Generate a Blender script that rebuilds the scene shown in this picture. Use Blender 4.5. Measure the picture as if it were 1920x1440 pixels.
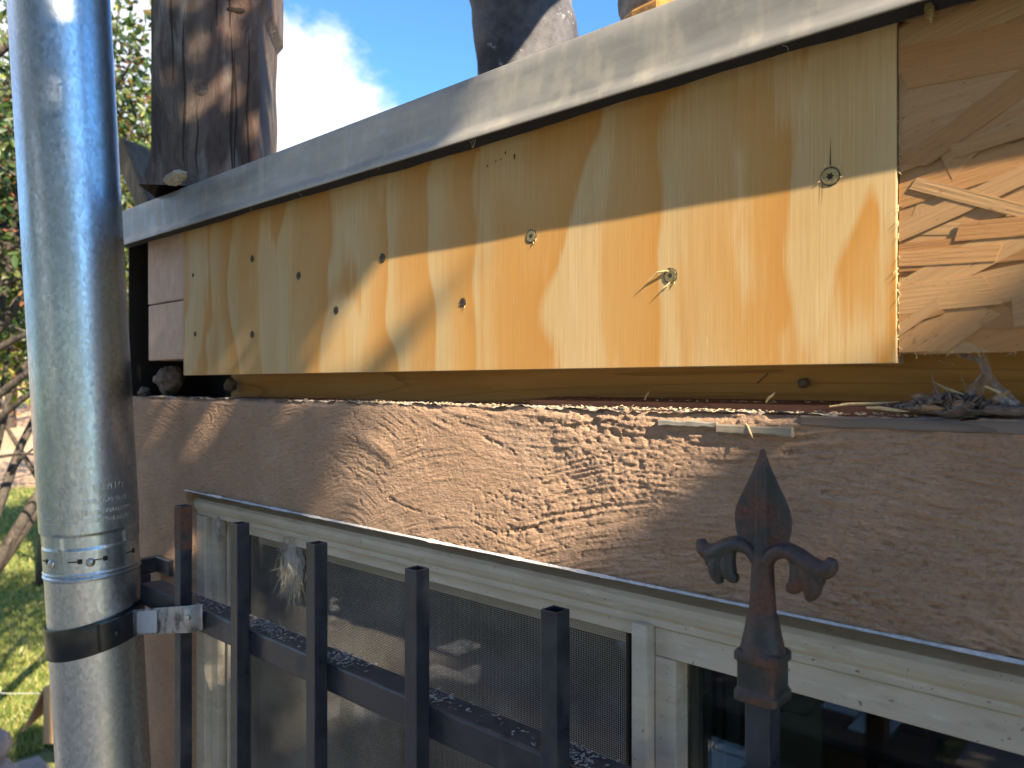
import bpy, bmesh, math, random
import numpy as np
from mathutils import Vector, Matrix, Quaternion
R = math.radians
random.seed(7)
rng = np.random.default_rng(11)
sc = bpy.context.scene
for o in list(bpy.data.objects): bpy.data.objects.remove(o)
C = sc.collection

# ---------------------------------------------------------------- camera
CAM = Vector((0.0, -0.42, 0.0))
FX, FY = -0.674, 0.739
RX, RY = 0.739, 0.674
cam = bpy.data.cameras.new('camera'); co = bpy.data.objects.new('camera', cam); C.objects.link(co)
co.location = CAM
co.rotation_euler = Vector((FX, FY, 0)).to_track_quat('-Z', 'Y').to_euler()
cam.sensor_width = 36; cam.lens = 27.0
cam.clip_start = 0.01; cam.clip_end = 3000
cam.dof.use_dof = True; cam.dof.focus_distance = 0.56; cam.dof.aperture_fstop = 13
sc.camera = co

# ---------------------------------------------------------------- light
SUN_EL, SUN_AZ = R(34.5), R(13)          # azimuth measured from +x towards -y
S = Vector((math.cos(SUN_EL) * math.cos(SUN_AZ), -math.cos(SUN_EL) * math.sin(SUN_AZ), math.sin(SUN_EL)))
sun = bpy.data.lights.new('sun', 'SUN'); sun.energy = 5.0; sun.angle = R(0.53); sun.color = (1.0, 0.83, 0.59)
so = bpy.data.objects.new('sun', sun); C.objects.link(so)
so.rotation_euler = S.to_track_quat('Z', 'Y').to_euler(); so.location = (3, -1, 4)
w = bpy.data.worlds.new('World'); sc.world = w; w.use_nodes = True
wn = w.node_tree; wn.nodes.clear()
def px_dir(px, py):
    t = (px - 960) / 1440; v = (720 - py) / 1440
    return Vector((FX + RX * t, FY + RY * t, v)).normalized()
def build_world():
    N = wn.nodes; L = wn.links
    out = N.new('ShaderNodeOutputWorld'); bg = N.new('ShaderNodeBackground')
    sky = N.new('ShaderNodeTexSky'); sky.sky_type = 'NISHITA'; sky.sun_disc = False
    sky.sun_elevation = SUN_EL
    sky.sun_rotation = math.atan2(S.x, S.y)
    sky.air_density = 1.0; sky.dust_density = 0.3; sky.ozone_density = 3.0
    tc = N.new('ShaderNodeTexCoord')
    # cloud bank: bounded by a great circle of the sky, edge broken by noise
    n = px_dir(560, 20).cross(px_dir(800, 215)).normalized()
    if n.dot(px_dir(600, 200)) < 0: n = -n
    dt = N.new('ShaderNodeVectorMath'); dt.operation = 'DOT_PRODUCT'; dt.inputs[1].default_value = n
    L.new(tc.outputs['Generated'], dt.inputs[0])
    def noise(scale, det, rough, dist=0.0):
        x = N.new('ShaderNodeTexNoise'); x.inputs['Scale'].default_value = scale
        x.inputs['Detail'].default_value = det; x.inputs['Roughness'].default_value = rough
        x.inputs['Distortion'].default_value = dist
        L.new(tc.outputs['Generated'], x.inputs['Vector']); return x.outputs['Fac']
    def mth(op, a, b=None, c=None):
        x = N.new('ShaderNodeMath'); x.operation = op
        for i, v in enumerate((a, b, c)):
            if v is None: continue
            if isinstance(v, (int, float)): x.inputs[i].default_value = v
            else: L.new(v, x.inputs[i])
        return x.outputs[0]
    n1 = noise(4.0, 10, .62, .4); n2 = noise(14.0, 8, .6, .3)
    e = mth('ADD', dt.outputs['Value'], mth('MULTIPLY', mth('SUBTRACT', n1, .5), .22))
    e = mth('ADD', e, mth('MULTIPLY', mth('SUBTRACT', n2, .5), .07))
    mr = N.new('ShaderNodeMapRange'); mr.interpolation_type = 'SMOOTHSTEP'
    L.new(e, mr.inputs['Value']); mr.inputs['From Min'].default_value = -.015; mr.inputs['From Max'].default_value = .035
    thin = N.new('ShaderNodeMapRange'); L.new(n2, thin.inputs['Value'])
    thin.inputs['From Min'].default_value = .3; thin.inputs['From Max'].default_value = .6
    thin.inputs['To Min'].default_value = .62; thin.inputs['To Max'].default_value = 1.0
    fade = N.new('ShaderNodeMapRange'); fade.interpolation_type = 'SMOOTHSTEP'; L.new(dt.outputs['Value'], fade.inputs['Value'])
    fade.inputs['From Min'].default_value = .25; fade.inputs['From Max'].default_value = .55; fade.inputs['To Min'].default_value = 1; fade.inputs['To Max'].default_value = .15
    fac = mth('MULTIPLY', mth('MULTIPLY', mr.outputs[0], thin.outputs[0]), fade.outputs[0])
    mix = N.new('ShaderNodeMix'); mix.data_type = 'RGBA'
    L.new(fac, mix.inputs[0])
    tint = N.new('ShaderNodeMix'); tint.data_type = 'RGBA'; tint.blend_type = 'MULTIPLY'; tint.inputs[0].default_value = 1
    L.new(sky.outputs[0], tint.inputs[6]); tint.inputs[7].default_value = SKY_TINT
    L.new(tint.outputs[2], mix.inputs[6]); mix.inputs[7].default_value = CLOUD
    L.new(mix.outputs[2], bg.inputs[0]); bg.inputs[1].default_value = SKY_STR
    L.new(bg.outputs[0], out.inputs[0])
SKY_STR = 0.055
SKY_TINT = (.78, 1.25, 1.62, 1)
CLOUD = (7.6, 7.7, 8.4, 1)
build_world()
sc.view_settings.view_transform = 'Standard'; sc.view_settings.look = 'None'
sc.view_settings.exposure = 1.88; sc.view_settings.gamma = 1.0
sc.cycles.max_bounces = 8; sc.cycles.transparent_max_bounces = 16
sc.cycles.use_denoising = True
sc.cycles.sample_clamp_indirect = 4.0

# ---------------------------------------------------------------- helpers
GZ = -2.3
def P(px, py, Y):
    """point of the vertical plane y=Y seen at photo pixel px,py"""
    t = (px - 960) / 1440; v = (720 - py) / 1440
    d = (Y + 0.42) / (FY + RY * t)
    return Vector((d * (FX + RX * t), Y, d * v))
def PX(px, Y): return P(px, 720, Y).x
def PD(px, py, d):
    t = (px - 960) / 1440; v = (720 - py) / 1440
    return CAM + Vector((FX + RX * t, FY + RY * t, v)) * d

def vnoise(x, y, z=0.0, seed=0):
    """value noise in [0,1], numpy arrays"""
    x = np.asarray(x, float); y = np.asarray(y, float); z = np.asarray(z, float) + np.zeros_like(x)
    xi = np.floor(x).astype(np.int64); yi = np.floor(y).astype(np.int64); zi = np.floor(z).astype(np.int64)
    xf = x - xi; yf = y - yi; zf = z - zi
    u = xf * xf * (3 - 2 * xf); v = yf * yf * (3 - 2 * yf); ww = zf * zf * (3 - 2 * zf)
    def h(a, b, c):
        n = (a * 374761393 + b * 668265263 + c * 2147483647 + seed * 974634777) & 0xffffffff
        n = ((n ^ (n >> 13)) * 1274126177) & 0xffffffff
        n = (n ^ (n >> 16)) & 0xffffffff
        return n / 4294967295.0
    r = 0
    for dx in (0, 1):
        for dy in (0, 1):
            for dz in (0, 1):
                r = r + h(xi + dx, yi + dy, zi + dz) * (u if dx else 1 - u) * (v if dy else 1 - v) * (ww if dz else 1 - ww)
    return r
def fbm(x, y, z=0.0, oct=4, seed=0, rough=.5):
    a, s, t = 1.0, 0, 0
    for i in range(oct):
        s = s + a * vnoise(x * 2 ** i, y * 2 ** i, np.asarray(z) * 2 ** i, seed + i * 17); t += a; a *= rough
    return s / t

class MB:
    def __init__(s): s.v = []; s.f = []; s.fm = []; s.col = None
    def add(s, vs, fs, mi=0):
        o = len(s.v); s.v += [tuple(p) for p in vs]; s.f += [tuple(o + i for i in f) for f in fs]; s.fm += [mi] * len(fs)
    def box(s, a, b, mi=0, M=None):
        x0, y0, z0 = a; x1, y1, z1 = b
        vs = [(x0,y0,z0),(x1,y0,z0),(x1,y1,z0),(x0,y1,z0),(x0,y0,z1),(x1,y0,z1),(x1,y1,z1),(x0,y1,z1)]
        if M is not None: vs = [tuple(M @ Vector(p)) for p in vs]
        s.add(vs, [(0,3,2,1),(4,5,6,7),(0,1,5,4),(1,2,6,5),(2,3,7,6),(3,0,4,7)], mi)
    def prism(s, poly, axis, a, b, mi=0):
        """poly: 2d points (ccw) extruded along axis from a to b"""
        def mk(p, t):
            return {'x': (t, p[0], p[1]), 'y': (p[0], t, p[1]), 'z': (p[0], p[1], t)}[axis]
        n = len(poly)
        vs = [mk(p, a) for p in poly] + [mk(p, b) for p in poly]
        fs = [tuple(range(n))[::-1], tuple(range(n, 2 * n))] + [(i, (i + 1) % n, n + (i + 1) % n, n + i) for i in range(n)]
        s.add(vs, fs, mi)
    def tube(s, pts, rad, seg=10, caps=True, mi=0, squash=None):
        pts = [Vector(p) for p in pts]; n = len(pts)
        rad = rad if hasattr(rad, '__len__') else [rad] * n
        up = Vector((0, 0, 1)); prev = None; rings = []
        for i, p in enumerate(pts):
            d = (pts[min(i + 1, n - 1)] - pts[max(i - 1, 0)])
            d = d.normalized() if d.length > 1e-9 else Vector((0, 0, 1))
            if prev is None:
                a = d.cross(up if abs(d.z) < .95 else Vector((1, 0, 0))).normalized()
            else:
                a = (prev - d * prev.dot(d)); a = a.normalized() if a.length > 1e-6 else d.orthogonal().normalized()
            prev = a; b = d.cross(a)
            rings.append([p + (a * math.cos(2 * math.pi * k / seg) + b * math.sin(2 * math.pi * k / seg)) * rad[i] for k in range(seg)])
        vs = [q for r_ in rings for q in r_]; fs = []
        for i in range(n - 1):
            for k in range(seg):
                fs.append((i * seg + k, i * seg + (k + 1) % seg, (i + 1) * seg + (k + 1) % seg, (i + 1) * seg + k))
        if caps: fs.append(tuple(range(seg))[::-1]); fs.append(tuple((n - 1) * seg + k for k in range(seg)))
        s.add(vs, fs, mi)
    def sphere(s, c, r, seg=12, rings=8, sc=(1, 1, 1), mi=0, M=None):
        vs = []; fs = []
        for i in range(rings + 1):
            th = math.pi * i / rings
            for k in range(seg):
                ph = 2 * math.pi * k / seg
                q = Vector((r * sc[0] * math.sin(th) * math.cos(ph), r * sc[1] * math.sin(th) * math.sin(ph), r * sc[2] * math.cos(th)))
                if M is not None: q = M @ q
                vs.append(Vector(c) + q)
        for i in range(rings):
            for k in range(seg):
                fs.append((i * seg + k, (i + 1) * seg + k, (i + 1) * seg + (k + 1) % seg, i * seg + (k + 1) % seg))
        s.add(vs, fs, mi)
    def grid(s, fn, nu, nv, close_u=False, mi=0):
        vs = [fn(i / (nu if close_u else nu - 1), j / (nv - 1)) for j in range(nv) for i in range(nu)]
        fs = []
        for j in range(nv - 1):
            for i in range(nu if close_u else nu - 1):
                fs.append((j * nu + i, j * nu + (i + 1) % nu, (j + 1) * nu + (i + 1) % nu, (j + 1) * nu + i))
        s.add(vs, fs, mi)

ROOTLOC = {}
def wloc(o):
    l = Vector(o.location)
    while o.parent: o = o.parent; l = l + Vector(o.location)
    return l
def tag(o, label=None, cat=None, group=None, kind=None):
    if label: o['label'] = label
    if cat: o['category'] = cat
    if group: o['group'] = group
    if kind: o['kind'] = kind
    return o
def empty(name, loc, label=None, cat=None, group=None, parent=None):
    o = bpy.data.objects.new(name, None); C.objects.link(o); o.empty_display_size = .05
    if parent: o.parent = parent; o.location = Vector(loc) - wloc(parent)
    else: o.location = loc
    return tag(o, label, cat, group)
def obj(name, mb, mats, parent=None, smooth=False, bevel=0, base=None, angle=None, fix=False, label=None):
    """link a mesh built in world coordinates as one object under parent"""
    me = bpy.data.meshes.new(name)
    org = wloc(parent) if parent else (Vector(base) if base is not None else Vector((0, 0, 0)))
    if isinstance(mb, MB): vs, fs, fm = mb.v, mb.f, mb.fm
    else: vs, fs, fm = mb[0], mb[1], None
    me.from_pydata([(p[0] - org.x, p[1] - org.y, p[2] - org.z) for p in vs], [], fs)
    me.validate(); me.update()
    mats = mats if isinstance(mats, (list, tuple)) else [mats]
    for m in mats: me.materials.append(m)
    if fm is not None and len(mats) > 1:
        me.polygons.foreach_set('material_index', fm[:len(me.polygons)])
    if fix:
        bm = bmesh.new(); bm.from_mesh(me); bmesh.ops.remove_doubles(bm, verts=bm.verts, dist=1e-6); bmesh.ops.recalc_face_normals(bm, faces=bm.faces); bm.to_mesh(me); bm.free()
    if smooth: me.polygons.foreach_set('use_smooth', [True] * len(me.polygons))
    if smooth and angle: 
        try: me.set_sharp_from_angle(angle=R(angle))
        except Exception: pass
    o = bpy.data.objects.new(name, me); C.objects.link(o)
    if parent: o.parent = parent
    elif base is not None: o.location = base
    if bevel:
        b = o.modifiers.new('bevel', 'BEVEL'); b.width = bevel; b.segments = 2; b.limit_method = 'ANGLE'; b.angle_limit = R(40)
    if label: o['label'] = label
    return o

# ---------------------------------------------------------------- materials
class Mat:
    def __init__(s, name):
        s.m = bpy.data.materials.new(name); s.m.use_nodes = True; s.nt = s.m.node_tree
        s.b = s.nt.nodes['Principled BSDF']; s.out = s.nt.nodes['Material Output']; s._tc = None
    def lk(s, sock, v):
        if isinstance(v, bpy.types.NodeSocket): s.nt.links.new(v, sock)
        else: sock.default_value = v
    def node(s, t, **kw):
        n = s.nt.nodes.new('ShaderNode' + t)
        for k, v in kw.items():
            if k.startswith('i_'):
                key = k[2:]
                s.lk(n.inputs[int(key)] if key.isdigit() else n.inputs[key.replace('_', ' ')], v)
            else: setattr(n, k, v)
        return n
    def tc(s, kind='Object'):
        if s._tc is None: s._tc = s.nt.nodes.new('ShaderNodeTexCoord')
        return s._tc.outputs[kind]
    def co(s, scale=(1, 1, 1), rot=(0, 0, 0), loc=(0, 0, 0), vec=None):
        n = s.node('Mapping'); s.lk(n.inputs['Vector'], vec if vec is not None else s.tc())
        n.inputs['Scale'].default_value = scale; n.inputs['Rotation'].default_value = rot; n.inputs['Location'].default_value = loc
        return n.outputs[0]
    def noise(s, vec, scale, detail=4, rough=.5, dist=0.0, col=False):
        n = s.node('TexNoise', i_Vector=vec, i_Scale=scale, i_Detail=detail, i_Roughness=rough, i_Distortion=dist)
        return n.outputs['Color' if col else 'Fac']
    def math(s, op, a, b=0.0, clamp=False):
        n = s.node('Math', operation=op, use_clamp=clamp, i_0=a, i_1=b); return n.outputs[0]
    def mr(s, v, a, b, c=0.0, d=1.0, smooth=False):
        n = s.node('MapRange', i_Value=v); n.inputs['From Min'].default_value = a; n.inputs['From Max'].default_value = b
        n.inputs['To Min'].default_value = c; n.inputs['To Max'].default_value = d
        if smooth: n.interpolation_type = 'SMOOTHSTEP'
        return n.outputs[0]
    def ramp(s, fac, stops, interp='LINEAR'):
        n = s.node('ValToRGB', i_Fac=fac); r = n.color_ramp; r.interpolation = interp
        while len(r.elements) > 1: r.elements.remove(r.elements[-1])
        r.elements[0].position = stops[0][0]; r.elements[0].color = (*stops[0][1], 1)
        for p, c in stops[1:]: e = r.elements.new(p); e.color = (*c, 1)
        return n.outputs['Color']
    def mix(s, fac, a, b, mode='MIX'):
        n = s.node('Mix', data_type='RGBA', blend_type=mode)
        s.lk(n.inputs[0], fac); s.lk(n.inputs[6], a if isinstance(a, bpy.types.NodeSocket) else (*a, 1)); s.lk(n.inputs[7], b if isinstance(b, bpy.types.NodeSocket) else (*b, 1))
        return n.outputs[2]
    def bump(s, h, dist=.001, strength=1.0, normal=None):
        n = s.node('Bump', i_Height=h, i_Distance=dist, i_Strength=strength)
        if normal is not None: s.lk(n.inputs['Normal'], normal)
        return n.outputs[0]
    def sep(s, vec=None):
        n = s.node('SeparateXYZ'); s.lk(n.inputs[0], vec if vec is not None else s.tc()); return n.outputs
    def xyz(s, x, y, z):
        n = s.node('CombineXYZ', i_0=x, i_1=y, i_2=z); return n.outputs[0]
    def set(s, **kw):
        for k, v in kw.items():
            k = k.replace('_', ' ')
            if isinstance(v, tuple) and len(v) == 3 and k in ('Base Color', 'Emission Color'): v = (*v, 1)
            s.lk(s.b.inputs[k], v)
        return s

def m_plain(name, col, rough=.6, metal=0, var=.15, scale=60, bump=.0003):
    m = Mat(name); n = m.noise(m.co(), scale, 5, .6)
    c = m.ramp(n, [(.25, tuple(x * (1 - var) for x in col)), (.75, tuple(min(1, x * (1 + var)) for x in col))])
    m.set(Base_Color=c, Roughness=rough, Metallic=metal)
    if bump: m.set(Normal=m.bump(n, bump, 1.0))
    return m.m

def m_plywood():
    m = Mat('plywood'); x, y, z = m.sep()
    # growth layers sliced at a shallow angle: tall patches with one crisp, feathered edge and one soft edge
    lo = m.noise(m.xyz(m.math('MULTIPLY', x, 8.0), 0.0, m.math('MULTIPLY', z, 3.6)), 1.0, 2, .45, .35)
    fe = m.noise(m.xyz(m.math('MULTIPLY', x, 420.0), 0.0, m.math('MULTIPLY', z, 9.0)), 1.0, 4, .65)
    fe2 = m.noise(m.xyz(m.math('MULTIPLY', x, 110.0), 0.0, m.math('MULTIPLY', z, 7.0)), 1.0, 3, .55)
    fib0 = m.noise(m.xyz(m.math('MULTIPLY', x, 60.0), 1.0, m.math('MULTIPLY', z, 5.0)), 1.0, 3, .5)
    ph = m.math('ADD', m.math('MULTIPLY', x, 13.0), m.math('MULTIPLY', lo, 3.1))
    ph = m.math('ADD', ph, m.math('MULTIPLY', fe, .10))
    ph = m.math('ADD', ph, m.math('MULTIPLY', fe2, .13))
    fr = m.math('FRACT', ph)
    c = m.ramp(fr, [(0.0, (.56, .42, .215)), (.22, (.55, .39, .185)), (.50, (.545, .325, .115)), (.80, (.53, .285, .078)), (.93, (.51, .26, .062)), (1.0, (.56, .42, .215))])
    pb_ = m.noise(m.xyz(m.math('MULTIPLY', x, 17.0), 4.0, m.math('MULTIPLY', z, 4.2)), 1.0, 3, .5, .5)
    pv = m.math('ADD', pb_, m.math('ADD', m.math('MULTIPLY', m.math('SUBTRACT', fe, .5), .20), m.math('MULTIPLY', m.math('SUBTRACT', fe2, .5), .16)))
    c = m.mix(m.mr(pv, .52, .60, 0, .8), c, m.ramp(fib0, [(.3, (.55, .40, .20)), (.7, (.62, .48, .27))]))
    c = m.mix(m.mr(pv, .44, .34, 0, .65), c, (.52, .275, .075))
    # broad tonal drift, darker heartwood
    big = m.noise(m.xyz(m.math('MULTIPLY', x, 5.0), 0.0, m.math('MULTIPLY', z, 1.5)), 1.0, 2, .5)
    c = m.mix(m.mr(big, .4, .7, 0, .35), c, m.mix(1.0, c, (.95, .80, .62), 'MULTIPLY'))
    # fine vertical fibre
    fib = m.noise(m.xyz(m.math('MULTIPLY', x, 900.0), 0.0, m.math('MULTIPLY', z, 14.0)), 1.0, 3, .6)
    c = m.mix(m.mr(fib, .35, .65, 0, .26), c, (.30, .17, .06))
    # pale torn fibres: short light ticks
    tk = m.noise(m.xyz(m.math('MULTIPLY', x, 520.0), 3.0, m.math('MULTIPLY', z, 60.0)), 1.0, 1, .4)
    tm = m.noise(m.xyz(m.math('MULTIPLY', x, 14.0), 8.0, m.math('MULTIPLY', z, 9.0)), 1.0, 2, .5)
    tk = m.math('MULTIPLY', m.mr(tk, .72, .78, 0, 1), m.mr(tm, .5, .6, 0, .7))
    c = m.mix(tk, c, (.66, .54, .36))
    gr = m.noise(m.xyz(m.math('MULTIPLY', x, 30.0), 3.0, m.math('MULTIPLY', z, 18.0)), 1.0, 3, .6)
    c = m.mix(m.mr(gr, .62, .8, 0, .25), c, (.25, .17, .10))
    h = m.math('ADD', m.math('MULTIPLY', fib, .6), m.math('MULTIPLY', tk, .6))
    m.set(Base_Color=c, Roughness=.62, Normal=m.bump(h, .00012, 1.0))
    m.b.inputs['Specular IOR Level'].default_value = .3
    return m.m

def m_ply_edge():
    m = Mat('plywood_edge'); x, y, z = m.sep()
    wv = m.math('FRACT', m.math('MULTIPLY', y, 300.0))
    c = m.ramp(wv, [(0, (.40, .30, .18)), (.45, (.42, .31, .18)), (.5, (.20, .12, .06)), (1, (.24, .15, .08))])
    m.set(Base_Color=c, Roughness=.8, Normal=m.bump(m.noise(m.co((1, 1, 1)), 900, 3, .6), .0004))
    return m.m

def m_osb():
    m = Mat('osb_strands')
    a = m.node('Attribute', attribute_name='strand')
    r, g, b = m.sep(a.outputs['Vector'])          # r: tone, g/b: strand direction
    x, y, z = m.sep()
    u = m.math('ADD', m.math('MULTIPLY', x, g), m.math('MULTIPLY', z, b))
    v = m.math('SUBTRACT', m.math('MULTIPLY', z, g), m.math('MULTIPLY', x, b))
    off = m.math('MULTIPLY', r, 37.0)
    fib = m.noise(m.xyz(m.math('MULTIPLY', u, 30.0), off, m.math('MULTIPLY', v, 700.0)), 1.0, 4, .6)
    sp = m.noise(m.xyz(m.math('MULTIPLY', u, 220.0), off, m.math('MULTIPLY', v, 700.0)), 1.0, 2, .5)
    base = m.ramp(r, [(0, (.33, .155, .055)), (.12, (.41, .215, .085)), (.35, (.43, .25, .115)), (.6, (.41, .255, .125)), (.85, (.45, .265, .12)), (1, (.42, .19, .065))])
    c = m.mix(m.mr(fib, .35, .7, 0, .38), base, (.23, .13, .055))
    c = m.mix(m.mr(sp, .66, .74, 0, .55), c, (.10, .055, .025))
    m.set(Base_Color=c, Roughness=.6, Normal=m.bump(fib, .0003, 1.0))
    m.b.inputs['Specular IOR Level'].default_value = .35
    return m.m

def m_stucco():
    m = Mat('stucco_brown')
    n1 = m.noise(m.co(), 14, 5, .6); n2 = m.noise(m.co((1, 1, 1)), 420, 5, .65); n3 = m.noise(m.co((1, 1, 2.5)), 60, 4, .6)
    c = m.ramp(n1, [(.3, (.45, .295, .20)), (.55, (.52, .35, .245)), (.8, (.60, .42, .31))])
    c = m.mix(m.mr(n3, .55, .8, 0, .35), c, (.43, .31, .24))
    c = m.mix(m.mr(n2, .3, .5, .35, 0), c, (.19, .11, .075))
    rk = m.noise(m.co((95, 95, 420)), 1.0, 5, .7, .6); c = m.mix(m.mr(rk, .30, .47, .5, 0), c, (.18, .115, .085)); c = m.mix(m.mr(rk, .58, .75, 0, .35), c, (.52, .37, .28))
    # relief shade put into the colour: rake noise darkens hollows, pales crests
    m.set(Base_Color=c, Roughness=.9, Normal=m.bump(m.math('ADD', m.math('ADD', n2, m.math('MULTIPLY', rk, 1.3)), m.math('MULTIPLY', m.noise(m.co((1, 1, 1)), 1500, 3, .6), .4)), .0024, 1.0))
    m.b.inputs['Specular IOR Level'].default_value = .25
    return m.m

def m_galv(name, tint=(.60, .62, .64), rough=(.22, .42), vert=True, patch=1.0):
    m = Mat(name)
    vo = m.node('TexVoronoi', i_Vector=m.co((1, 1, .6), vec=None), i_Scale=330.0)
    sc_ = m.sep(vo.outputs['Color'])
    n1 = m.noise(m.co((1, 1, .25)), 26, 5, .6); n2 = m.noise(m.co((1, 1, .5)), 260, 4, .6)
    c = m.ramp(sc_[0], [(0, tuple(t * .74 for t in tint)), (1, tint)])
    c = m.mix(m.mr(n1, .42, .66, 0, .7 * patch), c, tuple(t * .62 for t in tint))
    spot = m.noise(m.co((1, 1, .6)), 38, 3, .55)
    c = m.mix(m.mr(spot, .70, .76, 0, .7), c, (.30, .16, .09))
    rr = m.math('ADD', m.mr(sc_[1], 0, 1, rough[0], rough[1]), m.mr(n1, .4, .8, 0, .14))
    h = m.math('ADD', m.math('MULTIPLY', m.noise(m.co((1, 1, .3)), 30, 2, .5), 1.6), m.math('ADD', m.math('MULTIPLY', n2, .35), m.math('MULTIPLY', sc_[2], .12)))
    vs_ = m.node('VectorMath', operation='SUBTRACT', i_0=vo.outputs['Color'], i_1=(.5, .5, .5)); vk = m.node('VectorMath', operation='SCALE'); m.lk(vk.inputs[0], vs_.outputs[0]); vk.inputs['Scale'].default_value = .030
    va = m.node('VectorMath', operation='ADD', i_0=m.bump(h, .00016, 1.0), i_1=vk.outputs[0]); vn = m.node('VectorMath', operation='NORMALIZE', i_0=va.outputs[0])
    m.set(Base_Color=c, Metallic=1.0, Roughness=rr, Normal=vn.outputs[0])
    return m.m

def m_flashing():
    m = Mat('drip_edge_metal'); x, y, z = m.sep()
    n1 = m.noise(m.co((3, 3, 14)), 3.0, 5, .6); n2 = m.noise(m.co((1, 1, .45)), 60, 5, .62); n3 = m.noise(m.co((1, 1, .12)), 45, 3, .5)
    c = m.ramp(n1, [(.3, (.20, .195, .18)), (.55, (.31, .295, .265)), (.75, (.40, .375, .335))])
    c = m.mix(m.mr(n2, .50, .70, 0, .6), c, (.47, .43, .35))
    c = m.mix(m.mr(n3, .62, .74, 0, .35), c, (.52, .47, .36))
    c = m.mix(m.mr(m.noise(m.co(), 130, 4, .7), .66, .74, 0, .45), c, (.26, .16, .09))
    m.set(Base_Color=c, Metallic=.35, Roughness=m.mr(n2, .3, .7, .40, .62), Normal=m.bump(m.math('ADD', n2, m.math('MULTIPLY', m.noise(m.co(), 18, 2, .5), 3.0)), .0003, 1.0))
    return m.m

def m_black_paint():
    m = Mat('black_iron_paint'); n1 = m.noise(m.co(), 70, 5, .65); n2 = m.noise(m.co((1, 1, .3)), 400, 4, .6)
    g = m.node('NewGeometry'); up = m.sep(g.outputs['Normal'])[2]
    c = m.ramp(n1, [(.3, (.010, .014, .026)), (.7, (.023, .029, .046))])
    dust = m.math('MULTIPLY', m.mr(up, .5, .9, .03, .42), m.mr(n1, .35, .65, .3, 1))
    c = m.mix(dust, c, (.17, .145, .125))
    c = m.mix(m.mr(m.noise(m.co((1, 1, .35)), 32, 4, .6), .63, .73, 0, .35), c, (.12, .125, .14))
    m.set(Base_Color=c, Roughness=m.mr(n1, .3, .7, .26, .5), Normal=m.bump(m.math('ADD', n1, m.math('MULTIPLY', n2, .3)), .0003, 1.0))
    return m.m

def m_rust(name, amt=.5, base=(.017, .020, .022)):
    m = Mat(name); n1 = m.noise(m.co(), 85, 5, .6); n2 = m.noise(m.co(), 500, 4, .65); n0 = m.noise(m.co(), 30, 3, .5)
    rust = m.ramp(n2, [(.3, (.060, .026, .018)), (.6, (.135, .055, .032)), (.8, (.20, .085, .045))])
    f = m.mr(m.math('ADD', m.math('MULTIPLY', n1, .6), m.math('MULTIPLY', n0, .5)), .62 - .25 * amt, .78 - .25 * amt, 0, .85)
    c = m.mix(f, m.ramp(n1, [(.3, base), (.7, tuple(b * 2.0 for b in base))]), rust)
    m.set(Base_Color=c, Roughness=m.mr(f, 0, 1, .46, .85), Normal=m.bump(m.math('ADD', n2, n1), .0004, 1.0))
    return m.m

def m_frame():
    m = Mat('window_frame_paint'); n1 = m.noise(m.co((1, 1, 4)), 16, 5, .6); n2 = m.noise(m.co((.5, 1, 2.5)), 70, 5, .65)
    c = m.ramp(n1, [(.3, (.45, .405, .335)), (.6, (.54, .495, .42)), (.8, (.62, .58, .51))])
    c = m.mix(m.mr(n2, .56, .68, 0, .6), c, (.62, .61, .56))
    c = m.mix(m.mr(m.noise(m.co((.6, 1, 2)), 40, 4, .6), .6, .75, 0, .5), c, (.26, .22, .15))
    c = m.mix(m.mr(m.noise(m.co(), 300, 2, .5), .70, .74, 0, .7), c, (.10, .08, .06))
    m.set(Base_Color=c, Roughness=.55, Normal=m.bump(n2, .0004, 1.0))
    return m.m

def m_wood(name, c0, c1, axis='x', rough=.75, sx=6, sc_=90, bump=.0008, ring=.5, grey=None):
    m = Mat(name)
    s = {'x': (sx, sc_, sc_), 'y': (sc_, sx, sc_), 'z': (sc_, sc_, sx)}[axis]
    n1 = m.noise(m.co(s), 1.0, 5, .6, .3)
    s2 = tuple(v * .22 for v in s); n2 = m.noise(m.co(s2), 1.0, 3, .5, 1.2)
    rg = m.math('FRACT', m.math('MULTIPLY', n2, 7.0))
    c = m.ramp(n1, [(.28, c0), (.72, c1)])
    c = m.mix(m.mr(rg, .75, 1.0, 0, ring), c, tuple(v * .45 for v in c0))
    if grey: c = m.mix(m.mr(m.noise(m.co(), 9, 4, .6), .42, .62, 0, .75), c, grey)
    k = m.node('TexVoronoi', i_Vector=m.co(tuple(v * .08 for v in s)), i_Scale=1.0)
    c = m.mix(m.mr(k.outputs['Distance'], .0, .16, .8, 0), c, tuple(v * .3 for v in c0))
    m.set(Base_Color=c, Roughness=rough, Normal=m.bump(m.math('ADD', n1, m.math('MULTIPLY', rg, .5)), bump, 1.0))
    return m.m

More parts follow.
